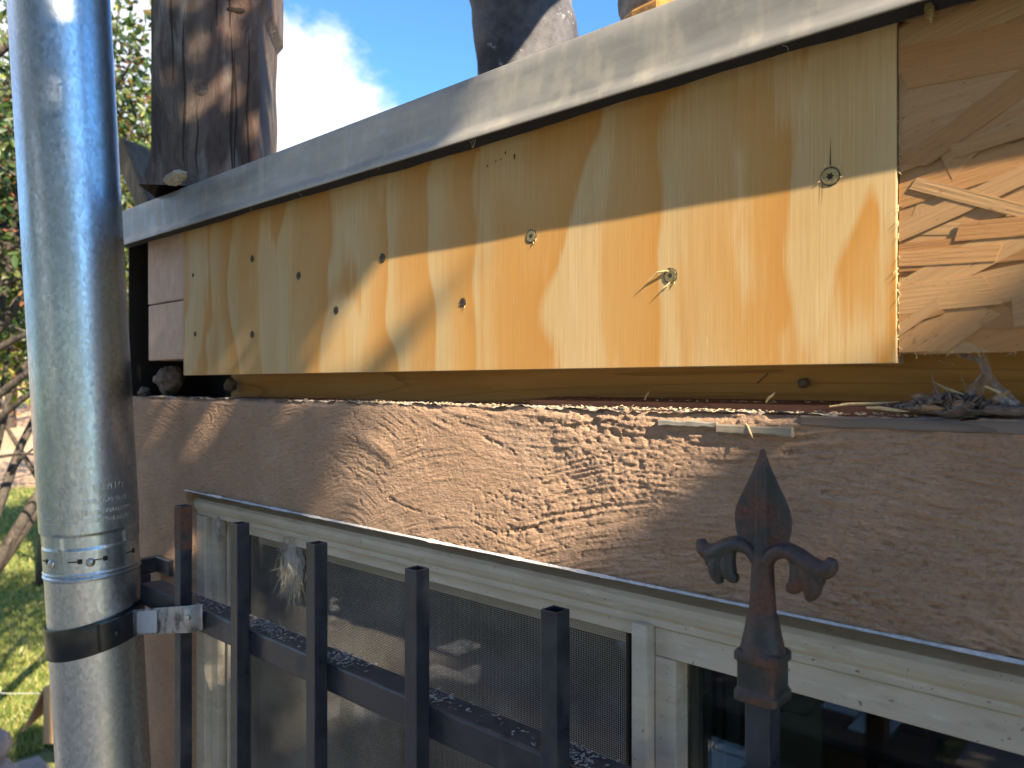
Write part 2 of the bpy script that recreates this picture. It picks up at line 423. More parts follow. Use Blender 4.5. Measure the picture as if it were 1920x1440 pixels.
def m_old_post():
    m = Mat('weathered_timber'); x, y, z = m.sep()
    wx = m.noise(m.co((14, 14, 5)), 1.0, 3, .5, .5)
    u = m.math('ADD', m.math('MULTIPLY', x, 60.0), m.math('MULTIPLY', wx, 9.0))
    g1 = m.noise(m.xyz(u, m.math('MULTIPLY', y, 60.0), m.math('MULTIPLY', z, 5.0)), 1.0, 6, .65, .4)
    g2 = m.noise(m.xyz(m.math('MULTIPLY', u, 6.0), m.math('MULTIPLY', y, 300.0), m.math('MULTIPLY', z, 9.0)), 1.0, 3, .6)
    c = m.ramp(g1, [(.25, (.035, .026, .023)), (.45, (.085, .062, .050)), (.62, (.145, .112, .095)), (.8, (.25, .215, .195))])
    red = m.math('MULTIPLY', m.mr(x, .035, .07, 0, 1, True), m.mr(m.noise(m.co((10, 10, 4)), 1.0, 4, .6), .3, .6, .4, 1))
    c = m.mix(m.math('MULTIPLY', red, .5), c, (.17, .080, .055))
    st = m.noise(m.co((22, 22, 5)), 1.0, 4, .6)
    c = m.mix(m.mr(st, .55, .72, 0, .8), c, (.028, .020, .018))
    pal = m.noise(m.co((26, 26, 7), loc=(3, 1, 2)), 1.0, 4, .6)
    c = m.mix(m.mr(pal, .60, .75, 0, .5), c, (.36, .33, .31))
    m.set(Base_Color=c, Roughness=.85, Normal=m.bump(m.math('ADD', m.math('MULTIPLY', g1, 1.6), m.math('MULTIPLY', g2, .5)), .0035, 1.0))
    return m.m

def m_screen():
    m = Mat('insect_screen'); x, y, z = m.sep()
    pit = 1.0 / .00155
    def wire(c_):
        f = m.math('FRACT', m.math('MULTIPLY', c_, pit)); d = m.math('ABSOLUTE', m.math('SUBTRACT', f, .5)); return m.math('GREATER_THAN', d, .385)
    g = m.math('MAXIMUM', wire(x), wire(z))
    n = m.noise(m.co((1, 1, 1)), 11, 4, .6)
    dust = m.ramp(n, [(.3, (.15, .148, .145)), (.7, (.38, .37, .355))])
    m.set(Base_Color=dust, Roughness=.6)
    tr = m.node('BsdfTransparent'); mx = m.node('MixShader')
    m.nt.links.new(g, mx.inputs[0]); m.nt.links.new(tr.outputs[0], mx.inputs[1]); m.nt.links.new(m.b.outputs[0], mx.inputs[2])
    m.nt.links.new(mx.outputs[0], m.out.inputs[0]); return m.m

def m_glass():
    m = Mat('window_glass'); m.nt.nodes.remove(m.b)
    gl = m.node('BsdfGlossy', i_Roughness=.008); tr = m.node('BsdfTransparent', i_Color=(.72, .76, .75, 1))
    fr = m.node('Fresnel', i_IOR=1.6); mx = m.node('MixShader')
    nb = m.bump(m.noise(m.co(), 3, 2, .5), .0008, .3); m.nt.links.new(nb, gl.inputs['Normal'])
    di = m.node('BsdfDiffuse', i_Color=(.35, .33, .30, 1)); mx2 = m.node('MixShader')
    m.nt.links.new(fr.outputs[0], mx.inputs[0]); m.nt.links.new(tr.outputs[0], mx.inputs[1]); m.nt.links.new(gl.outputs[0], mx.inputs[2])
    f = m.mr(m.noise(m.co((3, 3, 1)), 22, 5, .7), .45, .8, .003, .03)
    m.nt.links.new(f, mx2.inputs[0]); m.nt.links.new(mx.outputs[0], mx2.inputs[1]); m.nt.links.new(di.outputs[0], mx2.inputs[2])
    m.nt.links.new(mx2.outputs[0], m.out.inputs[0]); return m.m

def m_leaf(name, cols, trans=.35):
    m = Mat(name); a = m.node('Attribute', attribute_name='tone')
    c = m.ramp(a.outputs['Fac'], [(i / (len(cols) - 1), k) for i, k in enumerate(cols)])
    m.set(Base_Color=c, Roughness=.38); m.b.inputs['Specular IOR Level'].default_value = .5
    tl = m.node('BsdfTranslucent'); m.lk(tl.inputs[0], m.mix(1.0, c, (1.5, 1.35, .6), 'MULTIPLY'))
    mx = m.node('MixShader'); mx.inputs[0].default_value = trans
    m.nt.links.new(m.b.outputs[0], mx.inputs[1]); m.nt.links.new(tl.outputs[0], mx.inputs[2]); m.nt.links.new(mx.outputs[0], m.out.inputs[0])
    return m.m

def m_ground(name, stops, scales=(1.2, 14), bump=.02, rough=.95):
    m = Mat(name); n1 = m.noise(m.co(), scales[0], 5, .6); n2 = m.noise(m.co(), scales[1], 6, .7)
    f = m.math('ADD', m.math('MULTIPLY', n1, .6), m.math('MULTIPLY', n2, .4))
    m.set(Base_Color=m.ramp(f, stops), Roughness=rough, Normal=m.bump(n2, bump, 1.0)); return m.m

def m_cloth(name, col, dust):
    m = Mat(name); n1 = m.noise(m.co(), 9, 5, .65); n2 = m.noise(m.co(), 700, 2, .5)
    c = m.mix(m.mr(n1, .42, .7, 0, .8), col, dust)
    c = m.mix(m.mr(m.noise(m.co(), 55, 5, .7), .62, .72, 0, .8), c, tuple(min(1, d * 2.2) for d in dust))
    m.set(Base_Color=c, Roughness=.9, Normal=m.bump(m.math('ADD', n2, m.math('MULTIPLY', n1, 3)), .0012, 1.0)); return m.m

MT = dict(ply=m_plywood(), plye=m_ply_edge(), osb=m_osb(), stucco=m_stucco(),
    galv=m_galv('galvanised_old', (.54, .62, .71), (.27, .40)), galv2=m_galv('galvanised_new', (.64, .66, .69), (.32, .44), patch=.5),
    flash=m_flashing(), black=m_black_paint(), iron=m_rust('cast_iron', .42), rust=m_rust('rusty_bar', .9, (.03, .03, .035)),
    frame=m_frame(), rim=m_wood('rim_board_wood', (.44, .20, .045), (.58, .31, .09), 'x'),
    red=m_wood('red_sill_wood', (.22, .075, .035), (.42, .17, .085), 'x', bump=.0005),
    block=m_wood('block_end_wood', (.50, .33, .24), (.62, .44, .34), 'z', sx=60, ring=.1),
    post=m_old_post(), screen=m_screen(), glass=m_glass(),
    dark=m_plain('cavity_dark', (.018, .015, .013), .95), white=m_plain('torn_white_edge', (.50, .50, .51), .8, scale=300, var=.3),
    rubber=m_plain('black_gasket', (.012, .012, .013), .5), screw=m_plain('screw_metal', (.34, .27, .13), .4, .8, .4, 900, .0002),
    sunk=m_plain('sunk_screw', (.075, .06, .04), .6, .5, .4, 900, .0002), hole=m_plain('screw_hole', (.03, .02, .012), .9), steel=m_plain('zinc_steel', (.50, .48, .45), .35, 1.0, .25, 200),
    label=m_plain('pale_label', (.42, .46, .52), .5, var=.05), shed=m_plain('dark_underside', (.02, .02, .022), .9),
    saw=m_plain('sawdust', (.56, .45, .31), .9, var=.4, scale=400), splint=m_plain('pale_splinter', (.58, .44, .24), .8, var=.3, scale=200),
    brown=m_plain('dry_leaf', (.26, .155, .08), .7, var=.5, scale=90), rot=m_plain('rotten_debris', (.16, .12, .10), .95, var=.6, scale=120, bump=.002),
    lint=m_plain('grey_lint', (.42, .40, .36), .95, var=.35, scale=200, bump=.002))

# ================================================================= SETTING
lawn = MB(); lawn.add([(-120, -120, GZ), (120, -120, GZ), (120, 120, GZ), (-120, 120, GZ)], [(0, 1, 2, 3)])
tag(obj('lawn', lawn, m_ground('lawn_soil', [(.3, (.10, .12, .03)), (.5, (.17, .19, .055)), (.7, (.30, .27, .11))], (.8, 22), .03)), kind='structure')

def terrain():
    vs = []; fs = []; nx, ny = 60, 46
    for j in range(ny):
        for i in range(nx):
            a = R(95 + 115 * i / (nx - 1)); d = 19 + 75 * (j / (ny - 1)) ** 1.3
            x = d * math.cos(a); y = -.42 + d * math.sin(a)
            k = max(0, (d - 19.6)); z = GZ - .05 + .115 * k - .0006 * k * k + .5 * min(1, k / 4) * (float(fbm(np.array([x * .12]), np.array([y * .12]))[0]) - .5)
            vs.append((x, y, z))
    for j in range(ny - 1):
        for i in range(nx - 1): fs.append((j * nx + i, j * nx + i + 1, (j + 1) * nx + i + 1, (j + 1) * nx + i))
    m = MB(); m.add(vs, fs); return m
tag(obj('hillside', terrain(), m_ground('leaf_litter', [(.3, (.36, .23, .14)), (.5, (.50, .34, .21)), (.68, (.62, .45, .29))], (.5, 9), .1), smooth=True), kind='structure')
path = MB()
path.box((-5.3, -.5, GZ - .02), (-3.2, 1.1, GZ + .035))
tag(obj('path', path, m_plain('paving_stone', (.30, .25, .23), .9, var=.25, scale=14, bump=.004), bevel=.012), kind='structure')

def grass():
    n = 26000
    t = rng.uniform(-.70, -.57, n); d = 3.9 * (19.5 / 3.9) ** rng.uniform(0, 1, n) ** .9
    x = d * (FX + RX * t); y = -.42 + d * (FY + RY * t)
    keep = ~((x > -5.4) & (x < -3.1) & (y > -.6) & (y < 1.2)); x, y, d = x[keep], y[keep], d[keep]; n = len(x)
    h = rng.uniform(.025, .07, n); a = rng.uniform(0, 6.28, n); wd = .0035 * (1 + d / 5)
    lx = rng.normal(0, .025, n); ly = rng.normal(0, .025, n)
    vs = np.empty((n, 3, 3)); vs[:, 0] = np.c_[x - wd * np.cos(a), y - wd * np.sin(a), np.full(n, GZ)]
    vs[:, 1] = np.c_[x + wd * np.cos(a), y + wd * np.sin(a), np.full(n, GZ)]; vs[:, 2] = np.c_[x + lx, y + ly, GZ + h]
    return vs.reshape(-1, 3).tolist(), [(3 * i, 3 * i + 1, 3 * i + 2) for i in range(n)], rng.uniform(0, 1, n)
gv, gf, gt = grass()
go = obj('grass', (gv, gf), m_leaf('grass_blades', [(.07, .13, .03), (.14, .20, .045), (.27, .29, .08), (.38, .33, .14)], .3))
at = go.data.attributes.new('tone', 'FLOAT', 'FACE'); at.data.foreach_set('value', gt[:len(go.data.polygons)])
tag(go, 'short green lawn grass with fallen leaves', 'grass', kind='stuff')

# ================================================================= HOUSE
XC = -1.10          # left corner of the house
XR = 2.6            # right end
house = empty('house', (XC, 0, GZ), 'brown stucco house wall with new plywood patch under a metal roof edge', 'house')

# ---- stucco
def arcs(x, z):
    """trowel sweeps: each cell has its own far-away centre; returns distance field in metres"""
    seeds = [(-1.0, -.07, -1.05, -.42), (-.86, -.05, -.80, -.30), (-.72, -.08, -.66, -.20), (-.585, -.06, -.585, -.165), (-.47, -.09, -.40, -.42),
             (-.40, -.03, -.36, .30), (-.30, -.10, -.10, -.9), (-.22, -.04, -.25, .6), (-.12, -.10, -.2, -.7), (.05, -.06, .0, -.8), (-.95, -.3, -.6, -.3), (-1.02, -.55, -1.6, -.5)]
    wx = x + .05 * (fbm(x * 18, z * 18, 0, 3, 3) - .5); wz = z + .05 * (fbm(x * 18, z * 18, 5, 3, 4) - .5)
    best = None; out = None
    for (sx, sz, cx, cz) in seeds:
        d = np.hypot(wx - sx, (wz - sz) * 1.4)
        r = np.hypot(x - cx, z - cz)
        if best is None: best = d; out = r
        else:
            m_ = d < best; out = np.where(m_, r, out); best = np.where(m_, d, best)
    return out
def stucco_h(x, z):
    """outward relief in metres"""
    big = fbm(x * 9, z * 14, 0, 3, 21) - .5
    mid = fbm(x * 40, z * 60, 0, 4, 22) - .5
    r = arcs(x, z) + .0012 * fbm(x * 60, z * 160, 0, 3, 23)
    amp = np.clip(fbm(x * 12, z * 22, 2, 3, 24) * 2.4 - .45, .25, 1)
    rake = (vnoise(r / .0017, x * 26, 0, 31) - .5) * .7 + (vnoise(r / .0011, x * 60, 0, 32) - .5) * .35
    # torn crumbs: ridged noise where the trowel dragged
    drag = np.clip(fbm(x * 10 + 3, z * 18, 7, 3, 25) * 3.2 - 1.35, 0, 1)
    cr = vnoise(x * 330, z * 620, 0, 41); cr2 = vnoise(x * 180, z * 300, 0, 42)
    crumb = -np.clip(.36 - cr, 0, 1) * 2.4 - np.clip(.28 - cr2, 0, 1) * 3.4
    fine = (fbm(x * 700, z * 900, 0, 2, 43) - .5)
    h = .0034 * big + .0014 * mid + .00115 * rake * amp + .00095 * crumb * (.14 + drag) + .00045 * fine
    h = h * (1 + .75 * np.clip((x + .42) / .12, 0, 1))
    # ridge left by the trowel (pale crest between sweeps)
    for (cx, cz, rad, a0, a1, hh) in [(-.585, -.165, .118, 50, 135, .0016), (-.80, -.30, .235, 60, 110, .0010)]:
        rr = np.hypot(x - cx, z - cz); an = np.degrees(np.arctan2(z - cz, x - cx))
        wgt = np.clip((an - a0) / 12, 0, 1) * np.clip((a1 - an) / 12, 0, 1)
        h = h + hh * np.exp(-((rr - rad) / .007) ** 2) * wgt
    # cracks and gouges
    def crack(pts, wd, dp):
        nonlocal h
        for i in range(len(pts) - 1):
            (x0, z0), (x1, z1) = pts[i], pts[i + 1]
            dx, dz = x1 - x0, z1 - z0; L2 = dx * dx + dz * dz + 1e-12
            t = np.clip(((x - x0) * dx + (z - z0) * dz) / L2, 0, 1)
            d = np.hypot(x - x0 - t * dx, z - z0 - t * dz) + .0016 * (vnoise(x * 500, z * 500, 0, 51) - .5) + .003 * (vnoise(x * 120, z * 120, 0, 53) - .5)
            h = h - .6 * dp * np.exp(-(d / (wd * .6)) ** 2) * (.35 + .65 * (vnoise(x * 260, z * 260, 0, 52) > .42))
    q = lambda px, py: (P(px, py, 0).x, P(px, py, 0).z)
    crack([q(1018, 862), q(1016, 885), q(1012, 900)], .0006, .0025)
    crack([q(1012, 900), q(1012, 912), q(1018, 926)], .0014, .005)
    crack([q(718, 928), q(738, 938), q(760, 950), q(790, 960), q(835, 972)], .0011, .0022)
    crack([q(880, 975), q(930, 1000), q(1000, 990), q(1040, 1015), q(1090, 1040)], .0013, .0026)
    crack([q(905, 820), q(960, 845), q(965, 855)], .0018, .0022)
    crack([q(1010, 790), q(1080, 800), q(1170, 785)], .0016, .0024)
    crack([q(560, 830), q(620, 850), q(668, 890), q(676, 940)], .0018, .0015)
    crack([q(1380, 855), q(1480, 850), q(1620, 870)], .0012, .0015)
    return h
WX0, WX1, WZ1, WZ0 = PX(350, 0), 1.35, -.1275, -1.05     # window opening
ZT = -.0165                                              # top of the stucco
def stucco_mesh():
    """one welded sheet on a graded grid around the window opening, with returns at its edges"""
    xs = np.concatenate([np.arange(XC, -.93, .0016), np.arange(-.93, .22, .00105), np.arange(.22, XR, .03), [XR]])
    zs = np.concatenate([np.arange(GZ, -.62, .05), np.arange(-.62, WZ1 - .001, .0026), np.linspace(WZ1, ZT, 140)])
    X, Z = np.meshgrid(xs, zs)
    H = stucco_h(X, Z)
    # fade relief out at far parts, thin and tear the top edge
    top = np.clip((Z - (ZT - .006)) / .006, 0, 1)
    bite = np.clip(fbm(X * 55, X * 0, 0, 4, 61) * 2.6 - 1.0, 0, 1)
    H = H - top * (.0035 * bite + .001)
    Y = .0 - H
    Z2 = Z + np.where(Z > ZT - .0005, -.0030 * bite * 1.0, 0)
    edge = (np.abs(Z - WZ1) < 1e-6) & (X > WX0)
    Z2 = Z2 + np.where(edge, .0016 * (fbm(X * 120, X * 0, 3, 4, 62) - .5) + .0012 * (fbm(X * 25, X * 0, 9, 2, 63) - .5), 0)
    Z2 = Z2 + np.where(edge, 0, 0)
    ny, nx = X.shape
    V = np.stack([X, Y, Z2], -1).reshape(-1, 3)
    ii, jj = np.meshgrid(np.arange(nx - 1), np.arange(ny - 1))
    a = (jj * nx + ii).ravel(); cx = (xs[ii] + xs[ii + 1]).ravel() / 2; cz = (zs[jj] + zs[jj + 1]).ravel() / 2
    hole = (cx > WX0) & (cx < WX1) & (cz < WZ1) & (cz > WZ0)
    a = a[~hole]
    F = np.stack([a, a + 1, a + nx + 1, a + nx], -1)
    V = V.tolist(); F = F.tolist()
    def strip(idx, dy, dz=0, dx=0, flip=False):
        o = len(V)
        for k in idx: V.append([V[k][0] + dx, max(V[k][1], 0) + dy, V[k][2] + dz])
        for i in range(len(idx) - 1):
            f = [idx[i], idx[i + 1], o + i + 1, o + i]; F.append(f[::-1] if flip else f)
    strip([(ny - 1) * nx + i for i in range(nx)], .016, -.001, flip=False)                      # top return
    jz = int(np.argmin(np.abs(zs - WZ1))); ix = int(np.searchsorted(xs, WX0)); jr = int(np.searchsorted(xs, WX1))
    strip([jz * nx + i for i in range(ix, jr)], .022, 0, flip=True)                             # head return
    j0 = int(np.searchsorted(zs, WZ0))
    strip([j * nx + ix for j in range(j0, jz + 1)], .022, 0, flip=True)                         # left reveal
    strip([j * nx for j in range(ny)], .05, flip=False)                                         # house corner return
    return V, F
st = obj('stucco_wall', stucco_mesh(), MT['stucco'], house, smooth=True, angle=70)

# torn white paint/caulk edge along the bottom of the stucco band
def torn_edge():
    m = MB(); n = 900
    xs = np.linspace(PX(350, 0), .2, n)
    e = fbm(xs * 160, xs * 0, 0, 4, 71); e2 = fbm(xs * 30, xs * 0, 0, 3, 72)
    wd = .0002 + .0044 * np.clip(e2 * 2.6 - 1.0, 0, 1) * e
    vs = []; fs = []
    for i in range(n):
        z = WZ1 + .0008 * (e[i] - .5)
        vs += [(xs[i], -.0016 - .0012 * e[i], z + .0006 + .35 * wd[i]), (xs[i], -.0034 - .0018 * e2[i], z - .0010 * e[i] - .2 * wd[i]), (xs[i], .004, z - .0012)]
    for i in range(n - 1):
        a = 3 * i; fs += [(a, a + 1, a + 4, a + 3), (a + 1, a + 2, a + 5, a + 4)]
    m.add(vs, fs); return m
obj('paint_edge', torn_edge(), MT['white'], st)

# ---- sill behind the stucco lip: red board, old wood
sill = MB()
sill.prism([(.0145, -.0195), (.046, -.0200), (.046, -.0098), (.0165, -.0118)], 'x', PX(1000, .02), XR)
sill.prism([(.0145, -.022), (.046, -.022), (.046, -.0150), (.0165, -.0160)], 'x', PX(425, .02), PX(1000, .02) - .0005)
obj('sill_board', sill, MT['red'], house, bevel=.0006)
def lath(x0, x1, za, zb, y, seed, amp):
    n = 60; m = MB(); xs = np.linspace(x0, x1, n)
    t = zb + amp * (fbm(xs * 90, xs * 0, seed, 4, seed) - .5) ; b_ = za + amp * 1.2 * (fbm(xs * 120, xs * 0 + 5, seed, 4, seed) - .5); yy = y + .0012 * (fbm(xs * 60, xs * 0 + 9, 0, 3, seed) - .3)
    V = []; F = []
    for i in range(n): V += [(xs[i], yy[i] + .0006, b_[i]), (xs[i], yy[i], b_[i] + .0008), (xs[i], yy[i], t[i] - .0008), (xs[i], yy[i] + .0007, t[i]), (xs[i], .005, t[i]), (xs[i], .005, b_[i])]
    for i in range(n - 1):
        for k in range(6): F.append((i * 6 + k, (i + 1) * 6 + k, (i + 1) * 6 + (k + 1) % 6, i * 6 + (k + 1) % 6)[::-1])
    F += [tuple(range(6)), tuple((n - 1) * 6 + k for k in range(6))[::-1]]
    m.add(V, F); return m
LM = m_wood('grey_lath', (.20, .17, .13), (.33, .29, .23), 'x', bump=.0006, grey=(.34, .36, .37))
obj('lath_strip', lath(PX(1345, -.002), PX(1485, -.002), -.0290, -.0240, -.0036, 3, .0012), LM, house)
obj('lath_strip', lath(PX(1235, -.002), PX(1345, -.002) - .0004, -.0262, -.0225, -.0026, 4, .0022), LM, house)
obj('lath_strip', lath(PX(1500, -.002), .5, -.0235, -.0175, -.0013, 5, .0016), m_wood('dark_lath', (.11, .085, .07), (.21, .165, .14), 'x', bump=.0006), house)

# ---- rim board behind the gap, cavity, blocks, rubble
rb = MB(); rb.box((PX(432, .046), .0465, -.06), (XR - .002, .085, .2205))
obj('rim_board', rb, MT['rim'], house, bevel=.001)
cav = MB()
cav.box((XC + .004, .12, -.2), (PX(440, .05), .125, .24))
cav.box((XC + .0035, .003, -.0165), (XC + .0065, .119, .2215)); cav.box((XC + .004, .003, -.0240), (PX(440, .05), .119, -.0180))
obj('cavity_back', cav, MT['dark'], house)
bl = MB(); bl.box((PX(277, .006), .006, P(300, 568, .006).z), (PX(348, .006), .05, P(300, 440, .006).z))
b1 = obj('wood_block', bl, MT['block'], house, bevel=.0015)
bl = MB(); bl.box((PX(278, .0045), .0045, P(300, 675, .0045).z), (PX(348, .0045), .05, P(300, 570, .0045).z))
b2 = obj('wood_block', bl, MT['block'], house, bevel=.0015)
def lump(c, r, seed, sc=(1, 1, 1), amp=.35, f=90, seg=40, rings=28):
    m = MB(); m.sphere((0, 0, 0), 1, seg, rings); v = np.array(m.v)
    d = fbm(v[:, 0] * 2 + seed * 7 + 9, v[:, 1] * 2 + 9, v[:, 2] * 2 + 9, 5, seed, .6)
    v = v * (1 - amp + 2 * amp * d)[:, None] * r * np.array(sc) + np.array(c)
    m.v = [tuple(p) for p in v]; return m
for l_ in (lump(P(318, 712, .028), .026, 5, (1.1, .6, .72), .45), lump(P(432, 722, .035), .010, 9, (.8, .7, .9), .5), lump(P(270, 735, .012), .009, 11, (1, .8, .8), .5)): obj('rotten_wood', l_, MT['rot'], house, smooth=True)

# ---- plywood panel with screws
PXL, PXR = PX(344, 0), PX(1681, 0)
PZ0, PZ1 = .0105, .222
ply = MB(); ply.box((PXL, 0, PZ0), (PXR, .012, PZ1))
ply.fm = [1, 1, 0, 1, 1, 1]
po = obj('plywood_panel', ply, [MT['ply'], MT['plye']], house, bevel=.0004)
def star(cx, cz, r, n=6, k=.62, rot=0):
    return [(cx + (r if i % 2 == 0 else r * k) * math.cos(math.pi * i / n + rot), cz + (r if i % 2 == 0 else r * k) * math.sin(math.pi * i / n + rot)) for i in range(2 * n)]
def screw(px, py, r, seed, depth=0, chip=False, sunk=False):
    rr = random.Random(seed); c = P(px, py, 0)
    m = MB()
    rim = [(c.x + r * (1.05 + .10 * rr.random()) * math.cos(a), c.z + r * (1.05 + .12 * rr.random()) * math.sin(a)) for a in [2 * math.pi * i / 26 for i in range(26)]]
    m.prism([(p[0], p[1]) for p in rim][::-1], 'y', -.00022, .0004, 0)       # torn dark hole rim
    # countersunk head with a star recess
    n = 24; st_ = star(c.x, c.z, r * .50, 6, .58, rr.random())
    ring = [(c.x + r * math.cos(2 * math.pi * i / n), c.z + r * math.sin(2 * math.pi * i / n)) for i in range(n)]
    vs = []; fs = []
    for i in range(n): vs.append((ring[i][0], -.00030, ring[i][1]))
    for i in range(n): vs.append((c.x + (ring[i][0] - c.x) * .86, -.00062, c.z + (ring[i][1] - c.z) * .86))
    for i in range(12): vs.append((st_[i][0], -.00052, st_[i][1]))
    for i in range(n): fs.append((i, n + i, n + (i + 1) % n, (i + 1) % n))
    for i in range(12):
        a = n + 2 * i; fs.append((a % (2 * n) if a < 2 * n else n, 2 * n + i, 2 * n + (i + 1) % 12, n + (2 * i + 2) % n, n + (2 * i + 1) % n))
    m.add(vs, fs, 3 if sunk else 1)
    m.add([(p[0], -.00046, p[1]) for p in st_], [tuple(range(12))], 0)
    for k in range(5):
        a = rr.random() * 6.28; L = r * (.25 + .4 * rr.random())
        q = Vector((c.x + r * 1.15 * math.cos(a), -.0004, c.z + r * 1.15 * math.sin(a)))
        m.tube([q, q + Vector((L * math.cos(a) * .6, -.0010 * rr.random(), L * math.sin(a)))], [r * .09, r * .02], 5, mi=2)
    if chip:
        q = Vector((c.x - r * .3, -.0008, c.z + r * .7)); m.tube([q, q + Vector((-r * 1.5, -.0015, -.1 * r)), q + Vector((-r * 3.2, -.002, -r * 1.3))], [r * .16, r * .14, r * .03], 6, mi=2)
        q = Vector((c.x, -.0008, c.z - r)); m.tube([q, q + Vector((-r * .8, -.002, -r * .8))], [r * .14, r * .03], 6, mi=2)
    return obj('screw', m, [MT['hole'], MT['screw'], MT['splint'], MT['sunk']], po)
for i, (a, b, r, ch) in enumerate([(1557, 331, .0047, 0), (1257, 517, .0044, 1), (996, 443, .0045, 0), (868, 567, .0040, 0), (717, 484, .0045, 0), (630, 582, .0042, 0),
                            (560, 517, .0042, 0), (473, 485, .0042, 0), (473, 627, .0044, 0), (366, 626, .0035, 0), (362, 516, .0026, 0)]):
    screw(a, b, r * (1 if i < 3 else .82), i, chip=bool(ch), sunk=i > 2)
# splits above and below the nearest screw, small knocks
sp = MB()
c = P(1557, 331, 0)
sp.add([(c.x - .0003, -.00035, c.z + .006), (c.x + .0002, -.00035, c.z + .022), (c.x + .0004, -.00035, c.z + .006)], [(0, 2, 1)])
obj('split_mark', sp, MT['hole'], po); sp = MB()
sp.add([(c.x - .0045, -.00035, c.z - .003), (c.x - .0040, -.00035, c.z - .003), (c.x - .0047, -.00035, c.z - .016)], [(0, 1, 2)])
for (a, b, L) in [(948, 285, .004), (965, 290, .008), (914, 310, .003), (940, 298, .002), (930, 302, .002)]:
    obj('split_mark', sp, MT['hole'], po); sp = MB(); q = P(a, b, 0); sp.add([(q.x - .0007, -.00035, q.z), (q.x + .0009, -.00035, q.z + .0006), (q.x + .0003, -.00035, q.z - L * .5), (q.x - .0005, -.00035, q.z - L * .4)], [(0, 3, 2, 1)])
obj('split_mark', sp, MT['hole'], po)

# ---- OSB: layered strands as real geometry
def osb():
    x0, x1, z0, z1 = PXR + .0006, .36, .0155, .222
    V = []; F = []; T = []; rr = random.Random(12)
    def quad(poly, y, tone, g, b):
        o = len(V); n = len(poly); V.extend([(p[0], y, p[1]) for p in poly]); V.extend([(p[0], y + .0004, p[1]) for p in poly])
        F.append(tuple(o + i for i in range(n))); T.append((tone, g, b))
        for i in range(n):
            F.append((o + i, o + n + i, o + n + (i + 1) % n, o + (i + 1) % n)); T.append((tone * .8, g, b))
    quad([(x0, z0 + .001), (x1, z0 + .001), (x1, z1), (x0, z1)], .0046, .05, 1, 0)
    N = 420
    for k in range(N):
        cx = rr.uniform(x0 - .02, x1 + .02); cz = rr.uniform(z0 - .02, z1 + .02)
        a = rr.gauss(.16, .30) if rr.random() < .86 else rr.uniform(-.7, .7)
        L = rr.uniform(.05, .17); w_ = rr.uniform(.005, .024)
        ca, sa = math.cos(a), math.sin(a)
        pts = []
        m_ = 7
        top = [(-L / 2 + L * i / m_, w_ / 2 * (1 + rr.uniform(-.07, .07))) for i in range(m_ + 1)]
        bot = [(L / 2 - L * i / m_, -w_ / 2 * (1 + rr.uniform(-.07, .07))) for i in range(m_ + 1)]
        loc = bot[::-1] + top[::-1]
        sk_ = rr.uniform(-.9, .9); loc = [(p[0] + sk_ * p[1] + rr.uniform(-.0015, .0015) * (1 if abs(p[0]) > L * .45 else 0), p[1]) for p in loc]
        poly = [(cx + p[0] * ca - p[1] * sa, cz + p[0] * sa + p[1] * ca) for p in loc]
        # clip to the board
        def clip(poly, f, inter):
            out = []
            for i in range(len(poly)):
                p, q = poly[i - 1], poly[i]
                if f(q):
                    if not f(p): out.append(inter(p, q))
                    out.append(q)
                elif f(p): out.append(inter(p, q))
            return out
        def ix(v): return lambda p, q: (v, p[1] + (q[1] - p[1]) * (v - p[0]) / (q[0] - p[0]))
        def iz(v): return lambda p, q: (p[0] + (q[0] - p[0]) * (v - p[1]) / (q[1] - p[1]), v)
        jag = z0 + rr.uniform(-.0006, .0008)
        for f, it in ((lambda p: p[0] > x0, ix(x0)), (lambda p: p[0] < x1, ix(x1)), (lambda p: p[1] > jag, iz(jag)), (lambda p: p[1] < z1, iz(z1))):
            if len(poly) > 2: poly = clip(poly, f, it)
        if len(poly) < 3: continue
        quad(poly, .0034 - .0026 * k / N, rr.random(), ca, sa)
    me = (V, F)
    o = obj('osb_panel', me, MT['osb'], house)
    a_ = o.data.attributes.new('strand', 'FLOAT_VECTOR', 'FACE')
    if len(o.data.polygons) == len(T): a_.data.foreach_set('vector', np.array(T, float).ravel())
    return o
ob = osb()
fr_ = MB()   # frayed strand ends along the lower edge and the joint
for k in range(150):
    x = random.uniform(PXR, .1); q = Vector((x, random.uniform(.002, .007), .0155 + random.uniform(-.0002, .0006)))
    if random.random() < .25: q = Vector((PXR + .0006, .001, random.uniform(.017, .14)))
    d = Vector((random.uniform(-.002, .002), random.uniform(-.0022, -.0004), random.uniform(-.0035, .0003)))
    fr_.tube([q, q + d * .6 + Vector((random.uniform(-.0005, .0005), 0, 0)), q + d], [.00025, .00018, .00006], 4)
obj('frayed_edge', fr_, MT['splint'], ob)
core = MB(); core.box((PXR + .0006, .0056, .0163), (.36, .016, .222))
obj('panel_core', core, MT['plye'], ob)

